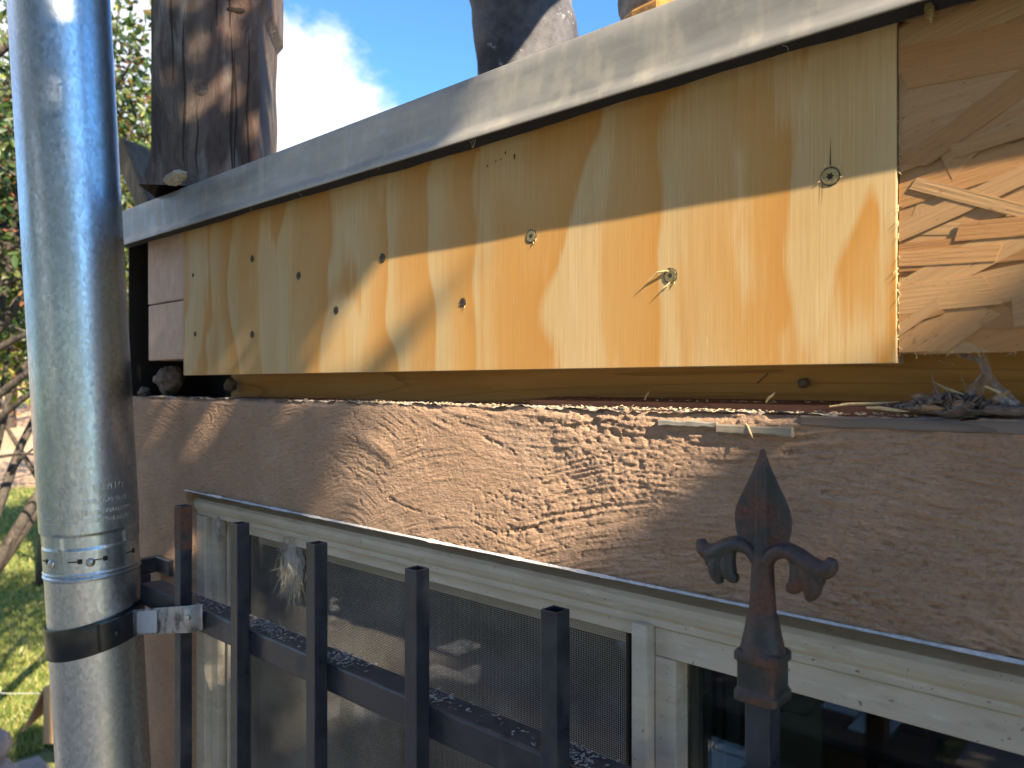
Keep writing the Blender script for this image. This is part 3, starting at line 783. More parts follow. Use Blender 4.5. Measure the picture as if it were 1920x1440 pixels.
# ---- roof: deck, drip edge
XE = XC + .02
roof = MB(); roof.box((XE, -.004, .2225), (XR, 2.4, .2262))
ro = obj('roof_deck', roof, MT['shed'], house)
def drip():
    # cross-section in y,z : rolled top, flat face, kicked-out foot, hem folded back
    prof = [(.030, .2290), (-.0150, .2290), (-.0172, .2284), (-.0180, .2268), (-.0184, .2200), (-.0186, .2050), (-.0188, .1925), (-.0196, .1895), (-.0222, .1852), (-.0238, .1818), (-.0236, .1806), (-.0225, .1803),
            (-.0205, .1816), (-.0170, .1880), (-.0164, .1930), (-.0162, .2262)]
    V = []; F = []; xs = np.concatenate([np.linspace(XE - .01, .5, 150), [XR]])
    for i, x in enumerate(xs):
        wob = (fbm(np.array([x * 6]), np.array([.5]), 0, 3, 81)[0] - .5)
        wob2 = (fbm(np.array([x * 14]), np.array([2.5]), 0, 3, 82)[0] - .5)
        for k, (y, z) in enumerate(prof):
            f = max(0, min(1, (.2262 - z) / .045))
            V.append((x, y + .0016 * wob * f + .0007 * wob2 * f, z + .0006 * wob * f))
    n = len(prof)
    for i in range(len(xs) - 1):
        for k in range(n - 1):
            F.append((i * n + k, i * n + k + 1, (i + 1) * n + k + 1, (i + 1) * n + k))
    F.append(tuple(range(n))[::-1])
    return V, F
de = obj('drip_edge', drip(), MT['flash'], house, smooth=True, angle=35)
shade_strip = MB()  # near-black strip painting in the shade band under the drip edge
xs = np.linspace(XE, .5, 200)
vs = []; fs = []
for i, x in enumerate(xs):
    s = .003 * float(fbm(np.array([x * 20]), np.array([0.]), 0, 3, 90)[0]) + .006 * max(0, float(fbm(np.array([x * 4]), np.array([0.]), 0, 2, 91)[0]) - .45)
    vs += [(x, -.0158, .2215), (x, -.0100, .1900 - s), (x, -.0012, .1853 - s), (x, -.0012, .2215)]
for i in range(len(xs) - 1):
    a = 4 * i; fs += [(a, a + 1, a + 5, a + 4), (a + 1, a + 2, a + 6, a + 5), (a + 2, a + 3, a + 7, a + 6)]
shade_strip.add(vs, fs); obj('underside_shade_strip', shade_strip, MT['shed'], house)
# fibres and a small cone seed caught under the edge
fb = MB()
for k in range(8):
    x = random.uniform(-.8, .0); q = Vector((x, -.020, .1808)); d = Vector((random.uniform(-.006, .006), random.uniform(-.002, .004), random.uniform(-.006, -.001)))
    fb = MB(); fb.tube([q, q + d * .5 + Vector((.001, 0, .0005)), q + d], .00014, 4); obj('caught_fibre', fb, MT['lint'], de)
nail = MB(); q = P(1738, -20, -.004); e = P(1746, 44, -.004)
nail.tube([q + (e - q) * t for t in (0, .3, .6, .85, 1)], [.0022, .0024, .0022, .0013, .0002], 10)
for i in range(9):
    c = q + (e - q) * (.1 + .09 * i); nail.sphere(c, .0026, 10, 5, (1, 1, .28))
obj('roofing_screw', nail, MT['screw'], house, smooth=True)

# ---- window
win = empty('window', (PX(352, .01), .02, WZ0), parent=house)
def FR(name, mb, bev=.001, mat=None): return obj(name, mb, mat or MT['frame'], win, bevel=bev)
ZH1, ZH0 = -.1285, -.1585
XL0 = PX(354, .012)
fm = MB()
# head: sloping cap then face
fm.prism([(.0235, ZH1 + .004), (.0235, -.1340), (.0165, -.1365), (.0105, -.1385), (.0082, -.1415), (.0080, -.1455), (.0098, -.1500), (.0125, -.1530), (.0128, ZH0), (.060, ZH0), (.060, ZH1 + .004)], 'x', XL0, WX1)
fm.prism([(XL0, .0225), (XL0 + .003, .0118), (PX(384, .0118), .0118), (PX(384, .0118), .060), (XL0, .060)][::-1], 'z', WZ0, ZH0 - .0003)
FR('frame', fm, .0012)
tr = MB()   # side tracks
xa = PX(384, .0118) + .0004
tr.box((xa, .020, WZ0), (xa + .016, .060, ZH0 - .0006)); tr.box((xa + .0165, .034, WZ0), (xa + .026, .060, ZH0 - .0008)); tr.box((xa + .0262, .026, WZ0), (xa + .0295, .060, ZH0 - .0009))
FR('side_track', tr, .0008)
tr = MB(); tr.box((xa + .030, .040, WZ0), (PX(470, .04), .060, ZH0 - .0010)); FR('dark_strip', tr, .0008, MT['rubber'])  # solid black strip painted in place of the dark shaded gap
XM0, XM1 = PX(1184, .006), PX(1213, .006)
hd = MB(); hd.box((PX(470, .03), .018, ZH0 - .0105), (XM0 - .0004, .060, ZH0 - .0004))
FR('screen_head', hd, .0008)
mu = MB(); mu.box((XM0, .0055, WZ0), (XM1, .060, ZH0 + .0020))
FR('mullion', mu, .0012)
sa = MB()
sa.box((XM1 + .0003, .0150, -.1775), (WX1, .040, ZH0 - .0004))
sa.box((XM1 + .0003, .0150, WZ0), (PX(1267, .015), .040, -.1779))
FR('sash', sa, .0008)
# screen with black gasket
zs0 = ZH0 - .0115; XS0, XS1 = PX(470, .030), PX(1179, .030)
sm = MB(); sm.add([(XS0, .0305, WZ0), (XS1, .0305, WZ0), (XS1, .0305, zs0), (XS0, .0305, zs0)], [(0, 1, 2, 3)])
FR('insect_screen', sm, 0, MT['screen'])
gk = MB(); gk.box((XS0, .027, zs0 - .0012), (XS1 + .002, .034, zs0 + .0022)); gk.box((XS1 - .0008, .027, WZ0), (XS1 + .0020, .034, zs0 - .0014))
FR('gasket', gk, .001, MT['rubber'])
g1 = MB(); g1.box((XS0 - .01, .046, WZ0), (XM0, .049, ZH0 - .001)); FR('glass_pane', g1, 0, MT['glass'])
g2 = MB(); g2.box((PX(1262, .02), .030, WZ0), (WX1, .033, -.1770)); FR('glass_pane', g2, 0, MT['glass'])
gs = MB()  # sash behind the screen
gs.box((XS0, .040, ZH0 - .026), (XM0 - .0006, .0455, ZH0 - .0012)); FR('inner_sash', gs, .001)
tk = MB(); xb = PX(1262, .02)
for i, (w_, y_) in enumerate([(.008, .040), (.006, .044), (.004, .050), (.010, .054)]):
    tk.box((xb, y_, WZ0), (xb + w_, y_ + .008, -.180)); xb += w_ + .0006
FR('inner_track', tk, .0004, m_plain('dark_strip', (.05, .075, .08), .4))
bp = MB(); bp.box((xb, .062, WZ0), (xb + .050, .066, -.178)); FR('inner_panel', bp, .0004, m_plain('grey_green_panel', (.13, .14, .11), .7))
sl = MB(); sl.box((XL0, -.012, WZ0 - .03), (WX1, .060, WZ0 - .0005)); FR('window_sill', sl, .002)
# room inside: dark box with a brick wall that catches a little light
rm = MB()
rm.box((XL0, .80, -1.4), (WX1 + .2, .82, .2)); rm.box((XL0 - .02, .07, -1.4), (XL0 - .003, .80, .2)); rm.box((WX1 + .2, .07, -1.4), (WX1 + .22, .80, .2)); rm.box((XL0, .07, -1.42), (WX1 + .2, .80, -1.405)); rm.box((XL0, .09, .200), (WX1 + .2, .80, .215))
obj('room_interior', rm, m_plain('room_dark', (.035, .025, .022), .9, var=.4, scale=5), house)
bk = MB(); rr = random.Random(9)
for r_ in range(14):
    for c_ in range(22):
        x = -1.0 + c_ * .115 + (.055 if r_ % 2 else 0); z = -1.0 + r_ * .062
        bk.box((x, .42, z), (x + .105, .44, z + .052), 1 if rr.random() < .22 else 0)
obj('interior_brick', bk, [m_plain('dim_brick', (.10, .045, .035), .9), m_plain('pale_brick', (.50, .52, .50), .8)], house, bevel=.002)
# house body for other views
hb = MB(); hb.box((XC + .001, .13, GZ), (XR, 2.4, .2220)); 
body = MB()
body.box((XC + .0005, .0505, GZ), (XC + .0030, 2.4, .2222)); body.box((XC, 2.4, GZ), (XR, 2.42, .2222)); body.box((XR, .0505, GZ), (XR + .02, 2.4, .2222))
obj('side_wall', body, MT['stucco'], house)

# ================================================================= WINDOW GRILLE
YG = -.057; HW = .00635; YR0, YR1 = -.0504, -.0250
xb0 = PX(344, YG)
grille = empty('window_grille', (xb0, YG, -1.02), 'black iron window grille with open square bars and a fleur de lis finial', 'window grille')
def sq_tube(mb, cx, cy, z0, z1, h=HW, t=.0011):
    o = [(-h, -h), (h, -h), (h, h), (-h, h)]; i_ = [(p[0] * (1 - t / h), p[1] * (1 - t / h)) for p in o]
    vs = [(cx + p[0], cy + p[1], z) for z in (z0, z1) for p in o] + [(cx + p[0], cy + p[1], z) for z in (z0, z1) for p in i_]
    fs = []
    for k in range(4):
        n = (k + 1) % 4
        fs += [(k, n, 4 + n, 4 + k), (8 + n, 8 + k, 12 + k, 12 + n), (4 + k, 4 + n, 12 + n, 12 + k), (n, k, 8 + k, 8 + n)]
    mb.add(vs, fs)
bars = [(344, 948, 'rust'), (450, 981, 'black'), (594, 1018, 'black'), (782, 1066, 'black'), (1041, 1143, 'black')]
for px, py, mt in bars:
    c = P(px, py, YG - HW); x = PX(px, YG)
    m = MB(); sq_tube(m, x, YG, -.985, P(px, py, YG - HW * .2).z)
    if mt == 'rust':
        b = obj('bar', m, MT['black'], grille, bevel=.0005, label='rust streaked end bar')
        pm = MB(); zt = P(px, py, YG).z
        # rusted upper sleeve of bare metal
        pts = [(x + HW + .0003, YG - HW - .0003), (x + HW + .0003, YG + HW), (x - HW - .0003, YG + HW), (x - HW - .0003, YG - HW - .0003)]
        pm.prism(pts[::-1], 'z', zt - .045, zt - .0006); obj('rust_patch', pm, MT['rust'], b)
    else: b = obj('bar', m, MT['black'], grille, bevel=.0005)
rails = []
m = MB(); m.box((PX(262, YR0) + .0, YR0, -.2570), (1.25, YR1, -.2325)); obj('rail', m, MT['black'], grille, bevel=.0022)
m = MB(); m.box((PX(262, YR0) + .0, YR0, -.9600), (1.25, YR1, -.9355)); obj('rail', m, MT['black'], grille, bevel=.0022)
m = MB()
a = P(262, 1058, -.02); m.box((a.x, -.0245, a.z - .011), (a.x + .0125, .008, a.z + .008)); m.box((a.x + .0130, -.0060, a.z - .010), (a.x + .052, .0, a.z + .010))
m.box((a.x, -.0245, a.z - .0300), (a.x + .0127, -.0110, a.z - .0115))
obj('wall_bracket', m, MT['black'], grille, bevel=.0012)
for k in range(1, 12):   # bars further right, beyond the picture
    x = PX(1431, YG) + .1265 * k
    if x < 1.2:
        m = MB(); sq_tube(m, x, YG, -.985, -.135); obj('bar', m, MT['black'], grille, bevel=.0005)
# finial post
xf = PX(1430, YG); S1 = .000274; S2 = .0002625; ZF = P(1430, 842, YG).z
m = MB(); sq_tube(m, xf, YG, -.985, ZF - 468 * S2); fp = obj('finial_post', m, MT['black'], grille, bevel=.0005)
def finial():
    m = MB()
    L = lambda dx, dz: Vector((xf + dx * S1, YG, ZF - dz * S2))
    # blade with a central ridge
    prof = [(0, 2.2), (10, 6), (24, 11), (45, 20), (70, 32), (92, 43), (112, 51), (128, 54), (145, 53), (160, 50.5), (172, 47), (186, 38), (196, 22)]
    rings = []
    for dz, w_ in prof:
        w = w_ * S1; z = ZF - dz * S2; rd = min(.0054, .0012 + dz * .00010); cs = min(.0024, w * .35)
        e = .0010
        pts = [(w, 0), (w * .97, e), (cs, .0019), (cs * .45, rd), (-cs * .45, rd), (-cs, .0019), (-w * .97, e), (-w, 0), (-w * .97, -e), (-cs, -.0019), (-cs * .45, -rd), (cs * .45, -rd), (cs, -.0019), (w * .97, -e)]
        rings.append([(xf + p[0], YG + p[1], z) for p in pts])
    n = 14; vs = [p for r_ in rings for p in r_]; fs = [tuple(range(n)), tuple((len(rings) - 1) * n + k for k in range(n))[::-1]]
    for i in range(len(rings) - 1):
        for k in range(n): fs.append((i * n + k, i * n + (k + 1) % n, (i + 1) * n + (k + 1) % n, (i + 1) * n + k)[::-1])
    m.add(vs, fs)
    # neck and cone
    m.tube([L(0, 172), L(0, 205), L(0, 232), L(0, 290), L(0, 306), L(0, 312), L(0, 345), L(0, 378)], [.0036, .0052, .0055, .0063, .0067, .0075, .0090, .0110], 28)
    def sqr(dz0, dz1, h, rnd=.2):
        hh = h
        poly = []
        for (sx, sy) in ((1, -1), (1, 1), (-1, 1), (-1, -1)):
            for a in (0, 1, 2):
                th = {(1, -1): -90, (1, 1): 0, (-1, 1): 90, (-1, -1): 180}[(sx, sy)] + 45 * a
                poly.append((xf + sx * hh * (1 - rnd) + hh * rnd * math.cos(R(th)), YG + sy * hh * (1 - rnd) + hh * rnd * math.sin(R(th))))
        m.prism(poly, 'z', ZF - dz1 * S2, ZF - dz0 * S2)
    sqr(374, 381, .0098); sqr(379, 393, .0112, .3); sqr(376, 396, .0104, .3); sqr(390, 455, .0094, .12); sqr(446, 452, .0100, .2); sqr(450, 466, .0112, .3); sqr(447, 469, .0104, .3)
    # scroll arms
    for s in (-1, 1):
        A = lambda pts, rad, y=0: m.tube([Vector((xf + s * p[0] * S1, YG + y + (p[2] if len(p) > 2 else 0), ZF - p[1] * S2)) for p in pts], [r_ * S1 for r_ in rad], 14)
        def smooth(pts, n=4):
            out = []
            P_ = [pts[0]] + pts + [pts[-1]]
            for i in range(1, len(P_) - 2):
                for k in range(n):
                    t = k / n; a, b, c_, d = [np.array(P_[i + j], float) for j in (-1, 0, 1, 2)]
                    out.append(tuple(.5 * ((2 * b) + (-a + c_) * t + (2 * a - 5 * b + 4 * c_ - d) * t * t + (-a + 3 * b - 3 * c_ + d) * t ** 3)))
            out.append(pts[-1]); return out
        def sm(pts, rad, y=0):
            q = smooth([(*p, r_) for p, r_ in zip(pts, rad)]); A([(p[0], p[1]) for p in q], [max(1.2, p[2]) for p in q], y)
        sm([(3, 228), (12, 205), (24, 190), (44, 184), (66, 192), (86, 205), (104, 210), (118, 202), (123, 186)], [10, 12, 14, 15.5, 16.5, 18, 17.5, 15, 8])
        sm([(3, 228), (12, 205), (24, 190), (44, 184), (66, 192), (86, 205), (104, 212)], [8, 10, 11, 12, 13, 13, 11], .0024)
        sm([(3, 228), (12, 205), (24, 190), (44, 184), (66, 192), (86, 205), (104, 212)], [8, 10, 11, 12, 13, 13, 11], -.0024)
        sm([(66, 196), (80, 212), (88, 232), (88, 252), (82, 268)], [14, 19, 19, 15, 6])
        sm([(60, 194), (66, 212), (66, 232), (58, 248), (46, 250)], [12, 15, 16, 13, 8], -.0008)
        sm([(76, 205), (98, 222), (110, 226)], [16, 16, 12])
    return m
fo = obj('finial', finial(), MT['iron'], grille)
fo.parent = fp; fo.location = Vector((0, 0, 0))
rmsh = fo.modifiers.new('fuse', 'REMESH'); rmsh.mode = 'VOXEL'; rmsh.voxel_size = .00042; rmsh.use_smooth_shade = True
smt = fo.modifiers.new('soft', 'SMOOTH'); smt.factor = .6; smt.iterations = 3
# grit and flaked paint lying on the rail
grit = MB()
def flake(mb, c, s, rr=random, flat=.35):
    a = rr.random() * 6.28; n = 5
    nrm = Vector((rr.gauss(0, 1), rr.gauss(0, 1), 1.2 / flat)).normalized(); u = nrm.orthogonal().normalized(); v = nrm.cross(u)
    pts = [c + (u * math.cos(a + 6.28 * i / n) + v * math.sin(a + 6.28 * i / n) * rr.uniform(.3, 1)) * s * rr.uniform(.5, 1) for i in range(n)]
    top = [p + nrm * s * .18 for p in pts]
    mb.add(pts + top, [tuple(range(n))[::-1], tuple(range(n, 2 * n))] + [(i, (i + 1) % n, n + (i + 1) % n, n + i) for i in range(n)])
for (pxc, sd, n) in [(400, .030, 120), (480, .028, 260), (520, .03, 120), (640, .018, 190), (820, .010, 60), (1085, .012, 120), (900, .05, 50)]:
    xc = PX(pxc, -.035)
    for _ in range(n):
        x = random.gauss(xc, sd); y = random.uniform(YR0 + .003, YR1 - .001)
        flake(grit, Vector((x, y, -.2322 + abs(random.gauss(0, .0007)))), random.uniform(.0006, .0022) * (1.4 if random.random() < .1 else 1))
go_ = obj('grit', grit, m_plain('grit_flakes', (.36, .34, .33), .35, var=.6, scale=300), None)
tag(go_, 'pale grit and paint flakes strewn on the black grille rail', 'debris', kind='stuff')

# lint / old nest on the window
def lint_clump(name, cpx, cpy, Y, rx, rz, nf, label, seed, fan=1.0):
    c = P(cpx, cpy, Y); r_ = random.Random(seed)
    m = lump(c, 1, seed, (rx * .8, .006, rz * .8), .5, seg=48, rings=32)
    for _ in range(nf):
        a = r_.uniform(0, 6.28); rr_ = r_.random() ** .5
        q = Vector((c.x + rx * rr_ * math.cos(a), c.y - .004 * r_.random(), c.z + rz * rr_ * math.sin(a)))
        d = Vector((r_.gauss(0, .4) * rx, -r_.random() * .006, -abs(r_.gauss(.4, .4)) * rz * fan))
        m.tube([q, q + d * .5 + Vector((r_.gauss(0, .001), 0, 0)), q + d], [.00025, .0002, .00008], 3, caps=False)
    return tag(obj(name, m, MT['lint'], None, smooth=True, base=c), label, 'lint')
lint_clump('lint_clump', 551, 1050, .022, .020, .030, 420, 'large grey lint clump hanging on the screen left of the second bar', 4)
lint_clump('lint_clump', 415, 985, .016, .007, .016, 120, 'small grey shred of lint in the top left window corner', 6)

# ================================================================= VENT PIPE
PB, PT = Vector((-.9595, -.079, -.45)), Vector((-.965, -.1235, .45))
def pax(z): return PB + (PT - PB) * ((z - PB.z) / .9)
AX = (PT - PB).normalized()
E1 = (CAM - pax(-.1)); E1.z = 0; E1.normalize(); E1 = (E1 - AX * E1.dot(AX)).normalized(); E2 = E1.cross(AX) * -1
if E2.dot(Vector((RX, RY, 0))) < 0: E2 = -E2
# the small lean seen in the photograph
LEAN = math.tan(R(1.6))
def pax(z):
    b = PB + (PT - PB) * ((z - PB.z) / .9); return b
# fit ends to photo: centre px 196 at y=1440 and 112 at y=0
c0 = PD(196, 1440, .90); c1 = PD(112, 0, .872)
def pax(z): return c0 + (c1 - c0) * ((z - c0.z) / (c1.z - c0.z))
AX = (c1 - c0).normalized()
E1 = (CAM - pax(-.1)); E1.z = 0; E1 = (E1 - AX * E1.dot(AX)).normalized(); E2 = AX.cross(E1)
if E2.dot(Vector((RX, RY, 0))) < 0: E2 = -E2
def cyl(z, th, r): return pax(z) + (E1 * math.cos(th) + E2 * math.sin(th)) * r
pipe = empty('vent_pipe', (pax(-.6).x, pax(-.6).y, GZ), 'tall galvanised metal vent pipe leaning beside the house corner', 'vent pipe')
def pipe_mesh(zs, rf, seg=160, capt=False):
    V = []; F = []
    for z in zs:
        for k in range(seg):
            th = -math.pi + 2 * math.pi * k / seg; V.append(cyl(z, th, rf(z, th)))
    for j in range(len(zs) - 1):
        for k in range(seg): F.append((j * seg + k, j * seg + (k + 1) % seg, (j + 1) * seg + (k + 1) % seg, (j + 1) * seg + k))
    return V, F
def ss(a, b, x): t = max(0, min(1, (x - a) / (b - a))); return t * t * (3 - 2 * t)
RU, RN, RB = .0515, .0486, .0497
bs = [-2.5, -1.72, -.66, .78, 1.55, 2.6]
def rupper(z, th):
    if z > -.164: return RU + .00025 * (math.sin(3 * th + 7 * z) * .5)
    k = ss(-.164, -.1685, z)
    r = RU + (RN - RU) * k
    # raised lugs between recessed panels
    lug = max(math.exp(-((th - b) / .055) ** 2) for b in bs)
    if z > -.183: r = r + (RU - .0006 - r) * lug * ss(-.1845, -.180, z)
    b2 = ss(-.1795, -.1835, z) if z < -.1795 else 0
    r = r + (RB - r) * b2 * (1 if z < -.1795 else 0)
    low = ss(-.2085, -.2105, z)
    r = r + .0010 * math.exp(-((z + .2105) / .0013) ** 2) + .0012 * math.exp(-((z + .2150) / .0014) ** 2) - .0009 * math.exp(-((z + .2128) / .0007) ** 2)
    return r
zs = list(np.linspace(1.35, -.16, 60)) + list(np.linspace(-.1605, -.2185, 110)) 
obj('upper_section', pipe_mesh(zs, rupper), MT['galv'], pipe, smooth=True, fix=True)
obj('lower_section', pipe_mesh(list(np.linspace(-.216, -.62, 30)), lambda z, th: .0492 + .0003 * math.exp(-((z + .2245) / .0012) ** 2)), MT['galv2'], pipe, smooth=True, fix=True)
# below the picture the pipe bends upright and runs to the ground
m = MB(); q = pax(-.615); m.tube([q, q + Vector((0, -.002, -.03)), Vector((q.x, q.y - .003, -.70)), Vector((q.x, q.y - .003, GZ))], .0505, 64); obj('base_section', m, MT['galv2'], pipe, smooth=True, angle=40)
m = MB(); q = pax(1.35); m.tube([q, q + AX * .03], .078, 48); m.tube([q + AX * .035, q + AX * .08], [.078, .02], 48); obj('rain_cap', m, MT['galv'], pipe)
# folded lock seam
V = []; F = []
for j, z in enumerate(np.linspace(1.3, -.163, 80)):
    for th, r in ((-.74, RU + .0001), (-.728, RU + .0007), (-.700, RU + .0007), (-.690, RU + .0001)): V.append(cyl(z, th, r))
for j in range(79):
    for k in range(3): F.append((4 * j + k, 4 * j + k + 1, 4 * j + k + 5, 4 * j + k + 4))
# pressed lettering
def emboss(body, size, th0, z, r, h=.00045, wscale=1.0, parent=None, name='embossed_text'):
    cu = bpy.data.curves.new('t', 'FONT'); cu.body = body; cu.size = size; cu.extrude = .0003; cu.bevel_depth = .00035; cu.bevel_resolution = 1; cu.resolution_u = 2; cu.offset = .00005
    t = bpy.data.objects.new('t', cu); C.objects.link(t)
    dg = bpy.context.evaluated_depsgraph_get(); me = bpy.data.meshes.new_from_object(t.evaluated_get(dg))
    vs = []
    for v in me.vertices:
        vs.append(cyl(z + v.co.y, th0 + v.co.x * wscale / r, r + v.co.z))
    fs = [tuple(p.vertices) for p in me.polygons]
    bpy.data.objects.remove(t); bpy.data.meshes.remove(me); bpy.data.curves.remove(cu)
    return vs, fs
tx = MB()
th = lambda px: math.asin(max(-1, min(1, (px - 174) / 88)))
for (body, size, px, z, ws) in [('S E', .0092, 126, -.1185, 1.15), ('AMERIVENT', .0092, 160, -.1175, 1.0), ('TYPE B GAS VENT', .0062, 163, -.1315, 1.0), ('1 IN. MIN. CLEARANCE', .0060, 160, -.1435, .92), ('TO COMBUSTIBLES', .0060, 163, -.1530, 1.0), ('LISTED', .0050, 120, -.1545, 1.0)]:
    vs, fs = emboss(body, size, th(px), z, RU, wscale=ws); tx.add(vs, fs)
vs, fs = emboss('UL', .0105, th(105) - .09, -.1400, RU); tx.add(vs, fs)
tc_ = th(107)
ringp = [(tc_ + .0125 * math.cos(a) / RU, -.1345 + .0125 * math.sin(a)) for a in [2 * math.pi * i / 40 for i in range(41)]]
tx.tube([cyl(z, t_, RU) for t_, z in ringp], .0006, 6, caps=False)
tx.tube([cyl(-.1520, th(x), RU) for x in range(95, 158, 6)], .0003, 5)
obj('embossed_text', tx, m_galv('galvanised_text', (.60, .64, .68), (.28, .36)), pipe, smooth=True, angle=30)
# bayonet slots and screws on the collar
def patch(poly, z, th0, r, mi=0):
    m_ = MB(); m_.add([cyl(z + p[1], th0 + p[0] / r, r) for p in poly], [tuple(range(len(poly)))]); return m_
for pxs in (92, 140, 182, 240):
    t0 = math.asin(max(-.97, min(.97, (pxs - 181) / 87)))
    s = MB()
    def slot(x0, x1, z0, z1):
        n = 8; vs = []
        for i in range(n + 1):
            t_ = t0 + (x0 + (x1 - x0) * i / n) / RB; vs += [cyl(-.1945 + z0, t_, RB + .00035), cyl(-.1945 + z1, t_, RB + .00035)]
        s.add(vs, [(2 * i, 2 * i + 2, 2 * i + 3, 2 * i + 1) for i in range(n)])
    slot(0, .0115, -.0006, .0008); slot(.0100, .0150, -.0026, .0028)
    obj('slot', s, MT['hole'], pipe)
for pxs in (113, 178):
    t0 = math.asin((pxs - 181) / 87); c = cyl(-.1965, t0, RB)
    nrm = (E1 * math.cos(t0) + E2 * math.sin(t0)).normalized()
    s = MB(); s.tube([c, c + nrm * .0012, c + nrm * .0028, c + nrm * .0036], [.0048, .0047, .0036, .0012], 20)
    side = nrm.cross(AX).normalized()
    for d_ in (side, AX): s.tube([c + nrm * .00385 - d_ * .0022, c + nrm * .00385 + d_ * .0022], .0004, 6)
    obj('collar_screw', s, MT['steel'], pipe, smooth=True, angle=50)

# ---- clamp
clamp = empty('pipe_clamp', tuple(pax(-.28)), 'black metal strap round the pipe with a silver arm bolted to the grille', 'pipe clamp')
def bandz(th): return -.2810 + .009 * math.sin(th)
def band():
    seg = 120; V = []; F = []
    for k in range(seg):
        th_ = -math.pi + 2 * math.pi * k / seg; zc = bandz(th_)
        for (dz, r) in ((-.0175, .0496), (-.0175, .0516), (-.0160, .0522), (.0160, .0522), (.0175, .0516), (.0175, .0496)): V.append(cyl(zc + dz, th_, r))
    for k in range(seg):
        for j in range(5): F.append((k * 6 + j, ((k + 1) % seg) * 6 + j, ((k + 1) % seg) * 6 + j + 1, k * 6 + j + 1))
    return V, F
m_band = m_plain('black_strap', (.012, .013, .016), .32, 0, .5, 50, .0006)
obj('band', band(), m_band, clamp, smooth=True, angle=40, fix=True)
a0 = .10
arm_pts = [cyl(0, a, .0532) for a in (.10, .3, .5, .7, .86)]
def armrow(z_c, hw, pts, off):
    pass
path2 = []
for a in np.linspace(.05, .80, 12):
    q = cyl(bandz(a), a, .0534); path2.append((q, q.z))
q = path2[-1][0]; e = Vector((PX(352, -.0665), -.0672, -.2380)); 
for t in np.linspace(.12, 1, 12): path2.append((q.lerp(e, t), 0))
e2 = Vector((PX(372, -.055), -.0560, -.2385)); path2.append((e.lerp(e2, .5) + Vector((.001, -.002, 0)), 0)); path2.append((e2, 0)); path2.append((Vector((PX(380, -.0512), -.0518, -.2390)), 0))
def arm():
    V = []; F = []; n = len(path2)
    for i, (p, _) in enumerate(path2):
        f = i / (n - 1); hw = .0150 - .0015 * f
        d = (path2[min(n - 1, i + 1)][0] - path2[max(0, i - 1)][0]); d.z = 0; nn = Vector((d.y, -d.x, 0)).normalized()
        if nn.dot(CAM - p) < 0: nn = -nn
        for (dz, o) in ((-hw, 0), (-hw, .0018), (-hw * .9, .0024), (hw * .9, .0024), (hw, .0018), (hw, 0)): V.append(p + nn * o + Vector((0, 0, dz)))
    for i in range(n - 1):
        for k in range(6): F.append((i * 6 + k, (i + 1) * 6 + k, (i + 1) * 6 + (k + 1) % 6, i * 6 + (k + 1) % 6))
    F.append(tuple(range(6))); F.append(tuple((n - 1) * 6 + k for k in range(6))[::-1])
    return V, F
m_arm = Mat('worn_silver_arm'); n1 = m_arm.noise(m_arm.co(), 60, 4, .6)
m_arm.set(Base_Color=m_arm.ramp(n1, [(.40, (.36, .37, .40)), (.50, (.30, .30, .33)), (.62, (.06, .06, .07))]), Metallic=.5, Roughness=.42)
obj('arm', arm(), [m_arm.m], clamp, smooth=True, angle=40, fix=True)
# dark overlapping tongue and label on the arm
V = []; F = []
for a in np.linspace(.02, .72, 10):
    for dz in (-.0146, .0146): V.append(cyl(bandz(a) + dz, a, .0562))
F = [(2 * i, 2 * i + 2, 2 * i + 3, 2 * i + 1) for i in range(9)]
o_ = len(V); V2 = [p + (p - pax(p.z)).normalized() * -.0022 for p in V]; V += V2
F += [(0, 1, o_ + 1, o_)]
obj('strap_tongue', (V, F), m_band, clamp, smooth=True, fix=False)
lab = MB()
qa = path2[12][0]; qb = path2[17][0]; d = (qb - qa); nn = Vector((d.y, -d.x, 0)).normalized()
if nn.dot(CAM - qa) < 0: nn = -nn
ra = []
for (s_, t_) in [(0, -1), (1, -1), (1, 1), (0, 1)]:
    p = qa.lerp(qb, s_); cs = [(.006 if s_ == 0 else -.006)]
    ra.append(p + nn * .0031 + Vector((0, 0, t_ * .0122)))
lab.add([ra[0].lerp(ra[1], .06), ra[0].lerp(ra[1], .94), ra[1].lerp(ra[2], .08), ra[1].lerp(ra[2], .92), ra[3].lerp(ra[2], .94), ra[3].lerp(ra[2], .06), ra[0].lerp(ra[3], .92), ra[0].lerp(ra[3], .08)], [tuple(range(8))])
obj('name_plate', lab, MT['label'], clamp)
for (p_, r_, mt) in [(cyl(bandz(.30), .36, .0562), .0036, m_band), (path2[-3][0] + Vector((.0, -.003, .002)), .0032, MT['steel'])]:
    s = MB(); s.sphere(p_, r_, 14, 9); obj('rivet', s, mt, clamp, smooth=True)

